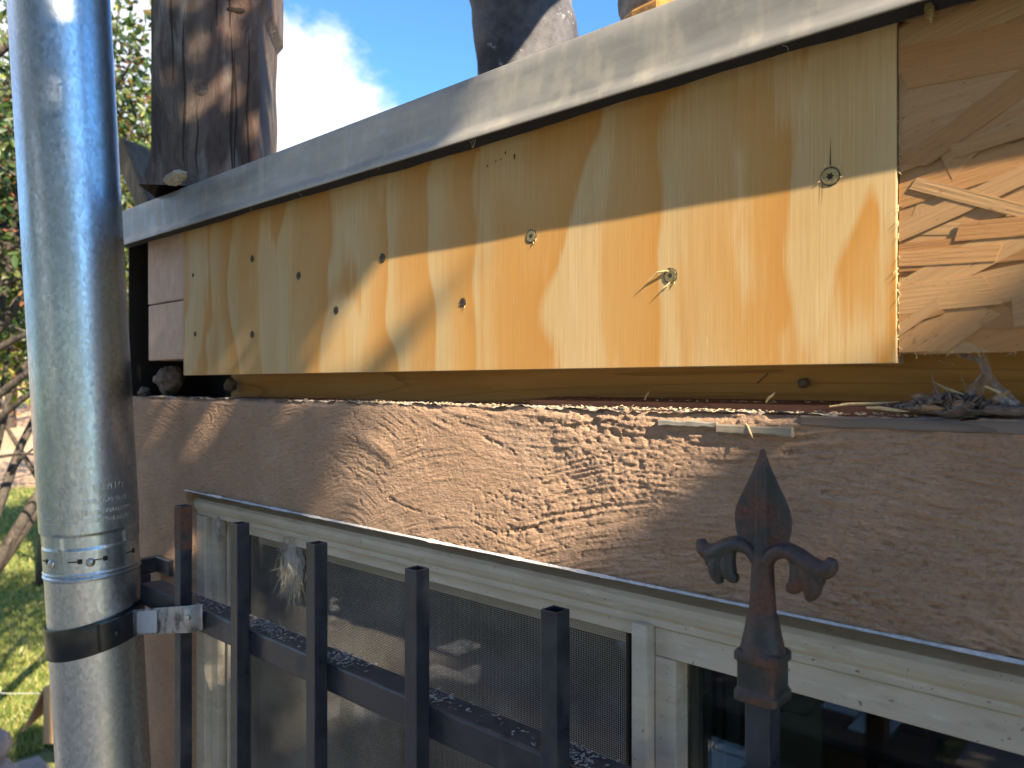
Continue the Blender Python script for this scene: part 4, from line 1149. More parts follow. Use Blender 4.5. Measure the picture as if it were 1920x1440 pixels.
# ================================================================= POST ON THE ROOF
pc = PD(416, 352, .965); PW = .0655
def post():
    """notched, worn square timber"""
    M = Matrix.Rotation(math.atan2(FY, FX) - math.pi / 2 + R(8), 3, 'Z')
    V = []; F = []; rows = 90; z0 = .2305; z1 = 1.15
    per = []
    n = 26
    for i in range(n): per.append((-1 + 2 * i / n, -1))
    for i in range(n): per.append((1, -1 + 2 * i / n))
    for i in range(n): per.append((1 - 2 * i / n, 1))
    for i in range(n): per.append((-1, 1 - 2 * i / n))
    for j in range(rows + 1):
        z = z0 + (z1 - z0) * (j / rows) ** 1.5
        for (u, v) in per:
            x, y = u * PW, v * PW
            lf = .028 * max(0, 1 - (z - z0) / .05) ** 2           # splayed, rotten foot at the left
            if u < 0: x -= lf * -u * (.5)
            if u > .2 and z < .445: x -= .0085 * min(1, (u - .2) / .5)   # notch
            if u > .2: x += .0010 * math.sin(z * 60) * (1 if z < .445 else 0)
            nse = float(vnoise(np.array([x * 45]), np.array([z * 7]), np.array([y * 45]), 5)[0]) - .5
            ns2 = float(vnoise(np.array([x * 160]), np.array([z * 14]), np.array([y * 160]), 6)[0]) - .5
            k = 1 + (.010 * nse + .006 * ns2)
            if abs(u) > .95 and abs(v) > .95: k *= .985
            q = M @ Vector((x * k, y * k, 0)); V.append((pc.x + q.x, pc.y + q.y, z + (.012 * (vnoise(np.array([x * 60]), np.array([y * 60]), 0, 8)[0]) if j == 0 else 0)))
    m_ = len(per)
    for j in range(rows):
        for k in range(m_): F.append((j * m_ + k, j * m_ + (k + 1) % m_, (j + 1) * m_ + (k + 1) % m_, (j + 1) * m_ + k))
    F.append(tuple(rows * m_ + k for k in range(m_)))
    return V, F, M
pv, pf, PM = post()
base_p = Vector((pc.x, pc.y, .2295))
wp = empty('timber_post', tuple(base_p), 'thick weathered square timber post standing on the roof edge', 'timber post')
obj('shaft', (pv, pf), MT['post'], wp, smooth=True, angle=45)
kn = MB()
def on_post(u, z, out=0): q = PM @ Vector((u * PW, -PW - out, 0)); return Vector((pc.x + q.x, pc.y + q.y, z))
for (px, py, r) in [(380, 158, .010)]:
    d = .885; q = PD(px, py, d); zz = q.z; u = -.12
    kn.sphere(on_post(u, zz, -.0012), r, 18, 10, (1, .2, 1), M=PM)
obj('knot', kn, m_plain('dark_knot', (.035, .028, .026), .8, var=.5, scale=200, bump=.002), wp, smooth=True)
ck = MB()
for (u, za, zb, w_) in [(.40, .235, .42, .0016), (.46, .235, .40, .0012), (-.42, .26, .44, .0013), (.68, .25, .43, .0012), (-.62, .35, .52, .001), (.15, .42, .55, .001), (.35, .42, .56, .0012), (-.2, .245, .33, .0009)]:
    pts = [on_post(u + .02 * math.sin(9 * t_ + u * 20), za + (zb - za) * t_, -.0002) for t_ in np.linspace(0, 1, 9)]
    ck.tube(pts, [w_ * (.2 + math.sin(math.pi * min(1, t_ + .05))) for t_ in np.linspace(0, 1, 9)], 6)
for (u, z, r) in [(.52, .440, .006), (.40, .441, .005), (.20, .500, .004), (.34, .497, .0035), (.28, .512, .003)]: ck.sphere(on_post(u, z, -.001), r, 10, 6, (1.5, .4, .7), M=PM)
obj('crack', ck, MT['hole'], wp, smooth=True)
# slanted offcut leaning on the post's foot
M = Matrix.Rotation(R(20), 4, 'Z') @ Matrix.Rotation(R(-28), 4, 'Y'); q = PD(268, 345, 1.03)
oc = MB(); oc.box((-.012, -.022, -.05), (.012, .022, .052), M=Matrix.Translation((q.x, q.y, .275)) @ M)
tag(obj('offcut', oc, m_wood('offcut_wood', (.20, .14, .09), (.36, .28, .19), 'z', sx=10), bevel=.004, base=(q.x, q.y, .2295)), 'short slanted wood offcut leaning at the foot of the timber post', 'wood offcut')
q = PD(330, 358, .84); q.z = .2255
tag(obj('insulation_scrap', lump(q, .009, 31, (2.3, .9, .75), .75), m_plain('insulation', (.40, .36, .29), .95, var=.4, scale=120, bump=.003), smooth=True, base=(q.x, q.y, .2295)), 'torn pale insulation scrap tucked under the foot of the timber post', 'scrap')

# ================================================================= PERSON ON THE ROOF
def skin_obj(name, joints, edges, mat, parent, sub=2):
    me = bpy.data.meshes.new(name); org = wloc(parent)
    names = list(joints); me.from_pydata([Vector(joints[n][0]) - org for n in names], [(names.index(a), names.index(b)) for a, b in edges], [])
    o = bpy.data.objects.new(name, me); C.objects.link(o); o.parent = parent; me.materials.append(mat)
    sk = o.modifiers.new('skin', 'SKIN'); sk.use_smooth_shade = True
    for i, n in enumerate(names):
        r = joints[n][1]; r = r if isinstance(r, tuple) else (r, r); me.skin_vertices[0].data[i].radius = r
    me.skin_vertices[0].data[0].use_root = True
    s = o.modifiers.new('sub', 'SUBSURF'); s.levels = sub; s.render_levels = sub
    return o
RF = .2295
pe = empty('person', (-.62, .50, RF), 'worker in dark dusty trousers and boots standing on the roof', 'person')
skinm = m_plain('skin', (.52, .32, .23), .55, var=.08, scale=30)
trous = m_cloth('dark_trousers', (.045, .045, .055), (.24, .23, .25))
jack = m_cloth('work_jacket', (.05, .055, .06), (.10, .10, .10))
bootm = m_plain('grey_suede', (.20, .18, .17), .9, var=.6, scale=90, bump=.002)
kn_ = PD(955, -260, 1.12); an_ = PD(992, 150, 1.16); ft_ = Vector((an_.x + .02, an_.y - .02, RF + .07))
sh_top = Vector(kn_); pelv = Vector((-.50, .62, RF + .93))
rk = Vector((-.27, .12, RF + .52)); ra_ = Vector((-.225, .23, RF + .14))
leg = {'pel': (pelv, (.16, .11)), 'lh': (pelv + Vector((-.09, -.02, -.06)), (.095, .10)), 'lk': (sh_top, (.085, .085)), 'lm': (sh_top.lerp(Vector((an_.x, an_.y, an_.z)), .55), (.083, .083)), 'la': (Vector((an_.x + .008, an_.y, RF + .14)), (.084, .084)), 'le': (Vector((an_.x + .015, an_.y, RF + .03)), (.090, .090)),
       'rh': (pelv + Vector((.09, -.02, -.06)), (.095, .10)), 'rk': (rk, (.078, .078)), 'ra': (ra_, (.062, .062)), 're': (ra_ + Vector((0, 0, -.04)), (.064, .064))}
skin_obj('trousers', leg, [('pel', 'lh'), ('lh', 'lk'), ('lk', 'lm'), ('lm', 'la'), ('la', 'le'), ('pel', 'rh'), ('rh', 'rk'), ('rk', 'ra'), ('ra', 're')], trous, pe, 3)
txc = bpy.data.textures.new('folds', 'CLOUDS'); txc.noise_scale = .06; txc.noise_depth = 3
_t = bpy.data.objects['trousers'].modifiers.new('folds', 'DISPLACE'); _t.texture = txc; _t.strength = .022; _t.mid_level = .5; _t.texture_coords = 'LOCAL'
ch = pelv + Vector((.05, -.10, .42)); nk = ch + Vector((.02, -.04, .16)); hd_ = nk + Vector((.01, -.05, .16))
tor = {'p': (pelv + Vector((0, 0, .02)), (.165, .115)), 'w': (pelv.lerp(ch, .5), (.155, .11)), 'c': (ch, (.18, .125)), 'n': (nk + Vector((0, 0, -.04)), (.07, .07)),
       'ls': (ch + Vector((-.19, .0, .06)), (.065, .065)), 'le': (ch + Vector((-.27, -.05, -.20)), (.052, .052)), 'lw': (ch + Vector((-.20, -.22, -.34)), (.042, .042)),
       'rs': (ch + Vector((.19, .0, .06)), (.065, .065)), 're': (ch + Vector((.27, -.06, -.20)), (.052, .052)), 'rw': (ch + Vector((.18, -.24, -.34)), (.042, .042))}
skin_obj('jacket', tor, [('p', 'w'), ('w', 'c'), ('c', 'n'), ('c', 'ls'), ('ls', 'le'), ('le', 'lw'), ('c', 'rs'), ('rs', 're'), ('re', 'rw')], jack, pe)
bod = MB()
bod.tube([nk + Vector((0, 0, -.08)), nk, nk + Vector((0, -.01, .06))], [.06, .056, .055], 20)
hm = MB(); hm.sphere((0, 0, 0), 1, 40, 30); hv = []
for p in hm.v:
    x, y, z = p; k = 1.0
    X_ = x * .076; Y_ = y * .098; Z_ = z * .118
    if z < 0: X_ *= 1 - .28 * z * z; Y_ *= 1 - .12 * z * z
    if y < -.3:
        Y_ -= .020 * math.exp(-(x / .16) ** 2 - ((z + .12) / .20) ** 2)                    # nose
        for s in (-1, 1): Y_ += .010 * math.exp(-((x - s * .42) / .20) ** 2 - ((z - .08) / .13) ** 2)   # eye sockets
        Y_ -= .006 * math.exp(-(x / .35) ** 2 - ((z + .52) / .07) ** 2)                    # lips
        Y_ -= .010 * math.exp(-(x / .35) ** 2 - ((z + .86) / .16) ** 2)                    # chin
    hv.append(Vector((X_, Y_, Z_)) + hd_)
bod.add(hv, hm.f)
for s in (-1, 1): bod.sphere(hd_ + Vector((s * .078, .006, -.005)), .018, 12, 8, (.45, .8, 1.6))
def hand(w, d, side):
    d = d.normalized(); u = Vector((1, 0, 0)); nrm = d.cross(u).normalized()
    bod.tube([w, w + d * .03, w + d * .07, w + d * .095], [.026, .034, .040, .034], 14)
    for k, L in enumerate((.072, .080, .075, .058)):
        o_ = w + d * .088 + u * side * (-.030 + .020 * k); c1_ = d * .8 + nrm * -.5
        bod.tube([o_, o_ + d * L * .45, o_ + d * L * .45 + c1_ * L * .35, o_ + d * L * .5 + c1_ * L * .6], [.0095, .009, .008, .006], 8)
    o_ = w + d * .03 + u * side * -.032; bod.tube([o_, o_ + (d * .4 - u * side * .7) * .035, o_ + (d * 1.1 - u * side * .8) * .055], [.012, .011, .008], 8)
for k in ('l', 'r'): bod.tube([nk + Vector((0, 0, -.07)), tor[k + 's'][0], tor[k + 'e'][0], tor[k + 'w'][0]], [.05, .045, .036, .027], 12)
hand(tor['lw'][0], Vector((.25, -.6, -.6)), -1); hand(tor['rw'][0], Vector((-.25, -.6, -.6)), 1)
obj('body', bod, skinm, pe, smooth=True)
hr = MB(); hr.sphere(hd_ + Vector((0, .022, .035)), 1, 24, 16, (.084, .098, .104)); obj('hair', hr, m_plain('dark_hair', (.03, .02, .015), .7, scale=200), pe, smooth=True)
def boot(toe, heel, parent):
    ax = (toe - heel); ax.z = 0; L = ax.length; ax.normalize(); sd = Vector((-ax.y, ax.x, 0))
    m_ = MB(); n = 20; V = []; rows = [(0, .034, .10), (.08, .040, .115), (.28, .041, .115), (.45, .040, .085), (.62, .045, .066), (.80, .048, .056), (.93, .040, .050), (.985, .026, .040), (1.0, .012, .022)]
    for (t_, w_, h_) in rows:
        for k in range(n):
            a = math.pi * 2 * k / n; cs, sn = math.cos(a), math.sin(a)
            V.append(heel + ax * L * t_ + sd * w_ * (abs(cs) ** .8) * (1 if cs > 0 else -1) + Vector((0, 0, .020 + h_ * (.5 + .5 * (abs(sn) ** .8) * (1 if sn > 0 else -1)))))
    F = [tuple(range(n))[::-1], tuple((len(rows) - 1) * n + k for k in range(n))]
    for j in range(len(rows) - 1):
        for k in range(n): F.append((j * n + k, j * n + (k + 1) % n, (j + 1) * n + (k + 1) % n, (j + 1) * n + k))
    m_.add(V, F); b = obj('boot', m_, bootm, parent, smooth=True)
    s = MB(); out = []
    for i in range(28):
        a = 2 * math.pi * i / 28; u = math.cos(a); v = math.sin(a)
        t_ = .5 + .52 * u; w_ = .047 * abs(v) ** .55 * (1 if v > 0 else -1) * (.85 + .15 * u)
        p = heel + ax * L * t_ + sd * w_; out.append((p.x, p.y))
    s.prism(out, 'z', heel.z, heel.z + .024); obj('sole', s, m_plain('amber_rubber', (.34, .17, .035), .5, var=.4, scale=120, bump=.001), b, bevel=.003)
    m2 = MB(); m2.tube([heel + ax * L * .14 + Vector((0, 0, .06)), heel + ax * L * .13 + Vector((0, 0, .15))], [.048, .050], 20); obj('boot_shaft', m2, bootm, b, smooth=True)
boot(Vector((-.288, .022, RF)), Vector((-.215, .27, RF)), pe)
h_ = Vector((an_.x, an_.y + .05, RF)); boot(h_ + Vector((.06, -.25, 0)), h_, pe)

# ================================================================= LEDGE DEBRIS
sw = MB()
for _ in range(1700):
    px = random.choice([random.uniform(600, 1720), random.gauss(1250, 160), random.gauss(760, 90)]); y = random.choice([random.uniform(.000, .03), random.uniform(.0, .014)])
    x = PX(px, y)
    if x < PX(440, .02) or x > .25: continue
    zb = -.0165 if y < .0145 else (-.0112 if x > PX(1000, .02) else -.0155)
    if y > .0145 and random.random() < .6: continue
    flake(sw, Vector((x, y, zb + abs(random.gauss(0, .0007)))), random.uniform(.0004, .0016))
tag(obj('sawdust', sw, MT['saw'], None), 'pale sawdust and wood crumbs lying along the ledge', 'sawdust', kind='stuff')
pl = MB()   # crumbly broken plaster along the top edge of the stucco
V = []; F = []
xs = np.linspace(XC + .05, .25, 1000)
for i, x in enumerate(xs):
    for j, y in enumerate(np.linspace(.0006, .0150, 9)):
        V.append((x, y, -.0178 + .0034 * float(0)))
V = np.array(V); hh = fbm(V[:, 0] * 130, V[:, 1] * 130, 0, 4, 111, .6); h2 = fbm(V[:, 0] * 22, V[:, 1] * 22, 0, 2, 112)
V[:, 2] += .0052 * (hh - .35) + .0035 * (h2 - .5)
V[:, 1] -= .0025 * (hh - .4)
for i in range(len(xs) - 1):
    for j in range(8): a = i * 9 + j; F.append((a, a + 9, a + 10, a + 1))
obj('broken_plaster', (V.tolist(), F), m_plain('broken_plaster', (.30, .265, .24), .95, var=.55, scale=70, bump=.001), st, smooth=True)
# splinters
def splinter(px, py, Y, dx, dy, dz, r, label):
    q = P(px, py, Y); m = MB(); e = Vector((dx, dy, dz)); a = q - e / 2
    m.tube([a, a + e * .3 + Vector((0, 0, abs(dz) * .08 + .0004)), a + e * .7, a + e], [r * .6, r, r * .9, r * .15], 6)
    return tag(obj('wood_splinter', m, MT['splint'], base=q), label, 'splinter', 'splinters on the ledge')
splinter(1620, 758, .010, .034, .006, .0030, .0009, 'long pale splinter pointing into the dead leaf pile')
splinter(1665, 768, .002, .020, .003, -.0016, .0010, 'flat cream splinter at the ledge edge below the leaf pile')
splinter(1790, 737, .012, -.022, .006, .012, .0008, 'brown stick tilted up out of the leaf pile')
splinter(1890, 752, .006, .020, -.004, -.014, .0008, 'thin tan stick sloping down at the right end of the cobweb')
splinter(1445, 745, .012, .008, -.006, .006, .0008, 'short pale splinter standing on the red board')
splinter(1405, 808, -.004, .006, -.003, -.008, .0006, 'tiny splinter hanging below the pale lath')
splinter(1213, 742, .02, .002, .002, .006, .0006, 'tiny pale splinter upright against the rim board')
# dead curled leaves
def curl_leaf(px, py, Y, L, W, rot, curl, label, seed):
    q = P(px, py, Y); r_ = random.Random(seed); M = Matrix.Rotation(rot, 3, 'Y') @ Matrix.Rotation(r_.uniform(-.5, .5), 3, 'Z')
    m = MB()
    def fn(u, v):
        s = (u - .5) * 2; t = (v - .5) * 2; w_ = W * (1 - s * s) ** .6 if abs(s) < 1 else 0
        a = t * curl; p = Vector((s * L / 2, -math.cos(a) * w_ / 2 / max(.3, curl) * 1.2 + .0005 * math.sin(s * 7 + seed), math.sin(a) * w_ / 2 / max(.3, curl) * 1.2 + .0003 * math.sin(s * 11 + t * 3)))
        return q + M @ p
    m.grid(fn, 22, 9)
    o = obj('dead_leaf', m, MT['brown'], smooth=True, base=q); sl_ = o.modifiers.new('thick', 'SOLIDIFY'); sl_.thickness = .0003
    return tag(o, label, 'dead leaf', 'curled dead leaves under the cobweb')
curl_leaf(1783, 757, .006, .022, .0085, .10, 1.7, 'largest curled brown leaf lying in front of the rim board', 1)
curl_leaf(1742, 752, .012, .018, .0080, .35, 1.3, 'pale ridged dead leaf left of the largest curled one', 2)
curl_leaf(1868, 750, .008, .016, .0055, -.6, 1.5, 'tan twisted leaf hanging under the right of the cobweb', 3)
curl_leaf(1735, 764, .004, .020, .0040, .05, 1.2, 'thin flat dark leaf under the leaf pile', 4)
rb_ = MB()
for i, (px, py, Y, r, s_) in enumerate([(1720, 765, .008, .007, (2.2, 1, .55)), (1800, 770, .006, .008, (2.4, 1, .5)), (1890, 770, .004, .007, (2.2, 1, .5)), (1850, 766, .010, .006, (1.6, 1, .7))]):
    l_ = lump(P(px, py, Y), r * .7, 60 + i, s_, .8, seg=36, rings=24); rb_.add(l_.v, l_.f)
for _ in range(420):
    px = random.gauss(1800, 62); Y = random.uniform(.002, .018)
    if px < 1650 or px > 1960: continue
    hgt = max(0, 1 - abs(px - 1790) / 130) * .008
    q = P(px, 765, Y); flake(rb_, Vector((q.x, Y, -.0125 + random.uniform(-.002, 1) * hgt)), random.uniform(.0008, .0042), flat=1.6)
tag(obj('rubble', rb_, MT['rot'], smooth=True), 'dark crumbly rubble heaped under the dead leaves at the right', 'rubble', kind='stuff')
# cobweb
m_web = Mat('cobweb'); x_, y_, z_ = m_web.sep(); nw = m_web.noise(m_web.co((160, 160, 45)), 1.0, 4, .7, .5)
m_web.set(Base_Color=(.40, .39, .42), Roughness=.6); trn = m_web.node('BsdfTransparent'); mxx = m_web.node('MixShader')
m_web.nt.links.new(m_web.mr(nw, .42, .72, .08, .85), mxx.inputs[0]); m_web.nt.links.new(trn.outputs[0], mxx.inputs[1]); m_web.nt.links.new(m_web.b.outputs[0], mxx.inputs[2]); m_web.nt.links.new(mxx.outputs[0], m_web.out.inputs[0])
def web():
    m = MB()
    def rib(pts, widths, tw):
        P_ = [P(a, b, Y) for a, b, Y in pts]
        def fn(u, v):
            i = min(len(P_) - 2, int(u * (len(P_) - 1))); f = u * (len(P_) - 1) - i; f = f * f * (3 - 2 * f)
            c = P_[i].lerp(P_[i + 1], f); w_ = widths[i] * (1 - f) + widths[i + 1] * f
            d = (P_[i + 1] - P_[i]).normalized(); s = Vector((d.z, 0, -d.x)).normalized()
            return c + s * (v - .5) * w_ + Vector((0, .0025 * math.sin(v * 9 + u * 7 + tw), .0008 * math.sin(v * 21)))
        m.grid(fn, 30, 10)
    rib([(1830, 662, .006), (1845, 675, .010), (1850, 705, .014), (1828, 735, .012), (1815, 752, .010)], [.010, .004, .0045, .008, .003], 0)
    rib([(1800, 664, .010), (1838, 678, .006), (1856, 704, .008), (1868, 730, .010), (1908, 762, .006)], [.003, .0022, .0030, .0055, .004], 2)
    rib([(1752, 718, .010), (1756, 735, .010), (1758, 752, .010)], [.0006, .0025, .006], 4)
    rib([(1868, 748, .006), (1895, 762, .002), (1930, 772, .002)], [.006, .005, .006], 6)
    for (a, b, c_, d) in [(1745, 700, 1758, 735), (1770, 668, 1790, 684), (1790, 684, 1760, 676), (1800, 700, 1812, 735), (1905, 768, 1850, 700), (1757, 735, 1757, 752), (1812, 752, 1835, 700), (1865, 705, 1880, 740)]:
        m.tube([P(a, b, .009), P((a + c_) / 2 + 2, (b + d) / 2 + 2, .008), P(c_, d, .009)], .00016, 4)
    return m
tag(obj('cobweb', web(), m_web.m, smooth=True, base=P(1840, 765, .008)), 'dusty grey cobweb hanging from the strand board to the leaf pile', 'cobweb')
# dirt marks on the rim board: little cocoon and splinters
cc = MB(); cc.tube([P(1500, 715, .045), P(1506, 718, .043), P(1512, 724, .044)], [.0015, .0038, .002], 10)
cc.tube([P(1440, 700, .043), P(1420, 718, .045)], .0004, 5)
tag(obj('cocoon', cc, MT['rot'], smooth=True, base=P(1506, 720, .045)), 'small grey cocoon stuck on the brown rim board', 'cocoon')

# ================================================================= YARD
def tree(name, base, h, r, crown_c, crown_r, nleaf, leafsz, mat, label, cat, group, seed, limbs=9, bark=None, trunk_r=.12, sub=5, band=None, extra=None):
    r_ = random.Random(seed); rg = np.random.default_rng(seed)
    root = empty(name, base, label, cat, group)
    base = Vector(base); m = MB(); cc_ = Vector(crown_c); ends = []
    top = cc_ + Vector((0, 0, crown_r[2] * .5))
    tp = [base, base.lerp(Vector((cc_.x, cc_.y, base.z)), .2).lerp(cc_, .35), cc_.lerp(top, .3), top]
    m.tube(tp, [trunk_r, trunk_r * .75, trunk_r * .45, trunk_r * .12], 12)
    for i in range(limbs):
        t = r_.uniform(.25, .95); k = t * 3; j = min(2, int(k)); o_ = tp[j].lerp(tp[j + 1], k - j)
        d = Vector((r_.gauss(0, 1), r_.gauss(0, 1), r_.uniform(-.35, .8))).normalized()
        e = cc_ + Vector((d.x * crown_r[0], d.y * crown_r[1], d.z * crown_r[2])) * r_.uniform(.75, 1.0)
        mid = o_.lerp(e, .5) + Vector((r_.gauss(0, .12), r_.gauss(0, .12), r_.gauss(.05, .1))) * crown_r[0]
        lr = trunk_r * r_.uniform(.22, .42)
        m.tube([o_, o_.lerp(mid, .5), mid, mid.lerp(e, .5), e], [lr, lr * .8, lr * .55, lr * .35, lr * .08], 7)
        ends += [mid, mid.lerp(e, .5), e]
        for k in range(sub):
            f = r_.uniform(.2, 1); a = mid.lerp(e, f); b = a + Vector((r_.gauss(0, 1), r_.gauss(0, 1), r_.gauss(-.1, .8))) * crown_r[0] * .28
            c2 = a.lerp(b, .5) + Vector((r_.gauss(0, .03), r_.gauss(0, .03), r_.gauss(0, .04))) * crown_r[0]
            m.tube([a, c2, b], [lr * .25, lr * .16, lr * .04], 5); ends += [b, a.lerp(b, .6)]
            for kk in range(2):
                f2 = r_.uniform(.3, 1); a2 = a.lerp(b, f2); b2 = a2 + Vector((r_.gauss(0, 1), r_.gauss(0, 1), r_.gauss(-.1, .8))) * crown_r[0] * .13
                m.tube([a2, b2], [lr * .10, lr * .03], 4); ends.append(b2)
    if extra:
        for pts, rr_ in extra: m.tube(pts, rr_, 8)
    obj('trunk', m, bark or MT['bark'], root, smooth=True)
    ends = np.array([tuple(e) for e in ends]); n = nleaf
    c = ends[rg.integers(0, len(ends), n)] + rg.normal(0, 1, (n, 3)) * np.array(crown_r) * .085
    if band is not None:
        keep = c[:, 2] > band; c = c[keep]; n = len(c)
    s = leafsz * rg.uniform(.55, 1.15, n)
    u = rg.normal(0, 1, (n, 3)); u /= np.linalg.norm(u, axis=1)[:, None]
    v = rg.normal(0, 1, (n, 3)); v -= (v * u).sum(1)[:, None] * u; v /= np.linalg.norm(v, axis=1)[:, None]; w_ = np.cross(u, v)
    pts = []
    for (a, b, cz) in ((-1, 0, 0), (-.35, -.42, .12), (.35, -.36, .10), (1, 0, -.05), (.35, .36, .10), (-.35, .42, .12), (0, 0, 0)):
        pts.append(c + (u * a + v * b + w_ * cz) * s[:, None] * .5)
    V = np.stack(pts, 1).reshape(-1, 3).tolist(); F = []
    for i in range(n):
        o = 7 * i; F += [(o, o + 1, o + 6), (o + 1, o + 2, o + 3, o + 6), (o + 6, o + 3, o + 4, o + 5), (o, o + 6, o + 5)]
    lo = obj('crown', (V, F), mat, root)
    tone = np.repeat(np.clip(rg.normal(.5, .24, n), 0, 1), 4)
    a_ = lo.data.attributes.new('tone', 'FLOAT', 'FACE')
    if len(lo.data.polygons) == len(tone): a_.data.foreach_set('value', tone)
    return root
MT['bark'] = m_wood('bark', (.035, .028, .024), (.10, .08, .065), 'z', sx=20, sc_=60, bump=.01)
lf_dark = m_leaf('dark_leaf', [(.015, .035, .010), (.03, .065, .018), (.055, .10, .03), (.10, .12, .04), (.26, .10, .05)], .25)
lf_yel = m_leaf('yellow_leaf', [(.08, .14, .025), (.16, .22, .04), (.28, .30, .07), (.42, .38, .10)], .45)
lf_red = m_leaf('russet_leaf', [(.16, .07, .03), (.30, .13, .05), (.40, .20, .08)], .35)
T1 = PD(-120, 720, 3.7)
ex = []
for (a, b, rr_) in [((-60, 700), (110, 590), .020), ((-60, 800), (120, 640), .022), ((-40, 830), (110, 690), .016), ((-60, 520), (110, 420), .014), ((-50, 880), (120, 845), .009), ((-40, 610), (100, 650), .008), ((-60, 470), (90, 560), .008), ((-30, 560), (110, 500), .010), ((20, 890), (110, 800), .006), ((-20, 760), (90, 720), .007)]:
    p0, p1 = PD(a[0], a[1], 3.55), PD(b[0], b[1], 3.35); md = p0.lerp(p1, .5) + Vector((.0, .02, .03))
    ex.append(([p0, p0.lerp(md, .5) + Vector((0, 0, .02)), md, md.lerp(p1, .5) + Vector((0, 0, -.015)), p1], [rr_, rr_ * .9, rr_ * .75, rr_ * .6, rr_ * .35]))
tree('evergreen_tree', (T1.x, T1.y, GZ), 5, .1, (T1.x + .05, T1.y + .15, .95), (.95, .95, 1.5), 15000, .058, lf_dark, 'dark leaved tree with bare lower limbs just beyond the vent pipe', 'tree', 'trees beyond the pipe', 21, 26, sub=6, band=-.05, extra=ex, trunk_r=.10)
T2 = PD(110, 720, 8.5)
tree('broadleaf_tree', (T2.x - .4, T2.y, GZ), 6, .1, (T2.x, T2.y, 1.3), (1.75, 1.75, 2.7), 36000, .11, lf_yel, 'sunlit yellow green tree seen between the pipe and the timber post', 'tree', 'trees beyond the pipe', 22, 26, sub=6, band=-.2)
T3 = PD(-150, 720, 13)
tree('broadleaf_tree', (T3.x, T3.y, GZ), 6, .1, (T3.x, T3.y, 1.2), (3.0, 3.0, 3.2), 9000, .12, lf_yel, 'paler yellow green tree further back at the left edge', 'tree', 'trees beyond the pipe', 23, 20, sub=5, band=.2)
T4 = PD(20, 720, 24)
tree('russet_tree', (T4.x, T4.y, GZ + .3), 6, .1, (T4.x, T4.y, 1.5), (3.2, 3.2, 2.4), 7000, .16, lf_red, 'russet autumn tree on the far slope left of the pipe', 'tree', 'trees beyond the pipe', 24, 18, sub=5, trunk_r=.2)
# box, bucket, stones, string
B0 = PD(118, 1392, 4.35)
bx = empty('cardboard_box', (B0.x, B0.y, GZ + .29), 'open brown cardboard box with a drooping flap behind the pipe', 'box')
cbm = m_plain('cardboard', (.46, .29, .15), .85, var=.12, scale=8, bump=.002)
ang = math.atan2(RY, RX)
def yaw(x, y, z, a=ang): return Vector((B0.x + x * math.cos(a) - y * math.sin(a), B0.y + x * math.sin(a) + y * math.cos(a), GZ + z))
def ybox(name, x0, x1, y0, y1, z0, z1, mat, par, bev=.003, a=ang):
    vs = [yaw(x, y, z, a) for z in (z0, z1) for (x, y) in ((x0, y0), (x1, y0), (x1, y1), (x0, y1))]
    m = MB(); m.add(vs, [(0, 3, 2, 1), (4, 5, 6, 7), (0, 1, 5, 4), (1, 2, 6, 5), (2, 3, 7, 6), (3, 0, 4, 7)]); return obj(name, m, mat, par, bevel=bev)
zb0, zb1 = PD(118, 1395, 4.35).z - GZ, PD(118, 1290, 4.35).z - GZ
bx.location.z = GZ + zb0
ybox('side', -.112, -.106, 0, .36, zb0, zb1, cbm, bx, .001); ybox('front', -.1055, .30, 0, .006, zb0, zb1, cbm, bx, .001); ybox('back', -.1055, .30, .354, .36, zb0, zb1, cbm, bx, .001); ybox('bottom', -.105, .30, .0065, .353, zb0, zb0 + .005, cbm, bx, .001); ybox('side', .3005, .306, 0, .36, zb0, zb1, cbm, bx, .001)
fl = MB(); vs = [yaw(-.112, 0, zb1), yaw(-.112, .36, zb1), yaw(-.235, .40, zb1 - .21), yaw(-.215, -.03, zb1 - .235)]; fl.add(vs, [(0, 1, 2, 3)])
f_ = obj('flap', fl, cbm, bx); s_ = f_.modifiers.new('t', 'SOLIDIFY'); s_.thickness = .006
fl = MB(); vs = [yaw(-.10, .36, zb1), yaw(.30, .36, zb1), yaw(.28, .44, zb1 + .10), yaw(-.06, .44, zb1 + .09)]; fl.add(vs, [(0, 1, 2, 3)])
f_ = obj('flap', fl, cbm, bx); s_ = f_.modifiers.new('t', 'SOLIDIFY'); s_.thickness = .006
bk_ = MB(); q = yaw(.03, .18, 0); bk_.tube([Vector((q.x, q.y, GZ + .035)), Vector((q.x, q.y, GZ + zb0 - .03)), Vector((q.x, q.y, GZ + zb0 - .028)), Vector((q.x, q.y, GZ + zb0 - .004))], [.13, .145, .155, .155], 32)
tag(obj('bucket', bk_, m_plain('white_plastic', (.62, .60, .57), .5, var=.1), smooth=True, angle=40, base=(q.x, q.y, GZ)), 'white plastic bucket under the cardboard box', 'bucket')
for i, (px, py, dep, r, s_, lb) in enumerate([(-58, 1405, 4.25, .11, (1, 1, .62), 'rounded grey brown stone on top at the lower left corner'), (-52, 1452, 4.25, .13, (1, 1, .62), 'wider grey brown stone beneath the top one at the lower left corner')]):
    q = PD(px, py, dep); m = lump(q, r, 70 + i, s_, .16); tag(obj('stone', m, m_plain('field_stone', (.32, .25, .22), .9, var=.35, scale=16, bump=.006), smooth=True, base=(q.x, q.y, q.z - r * .5)), lb, 'stone', 'stacked stones at the path')
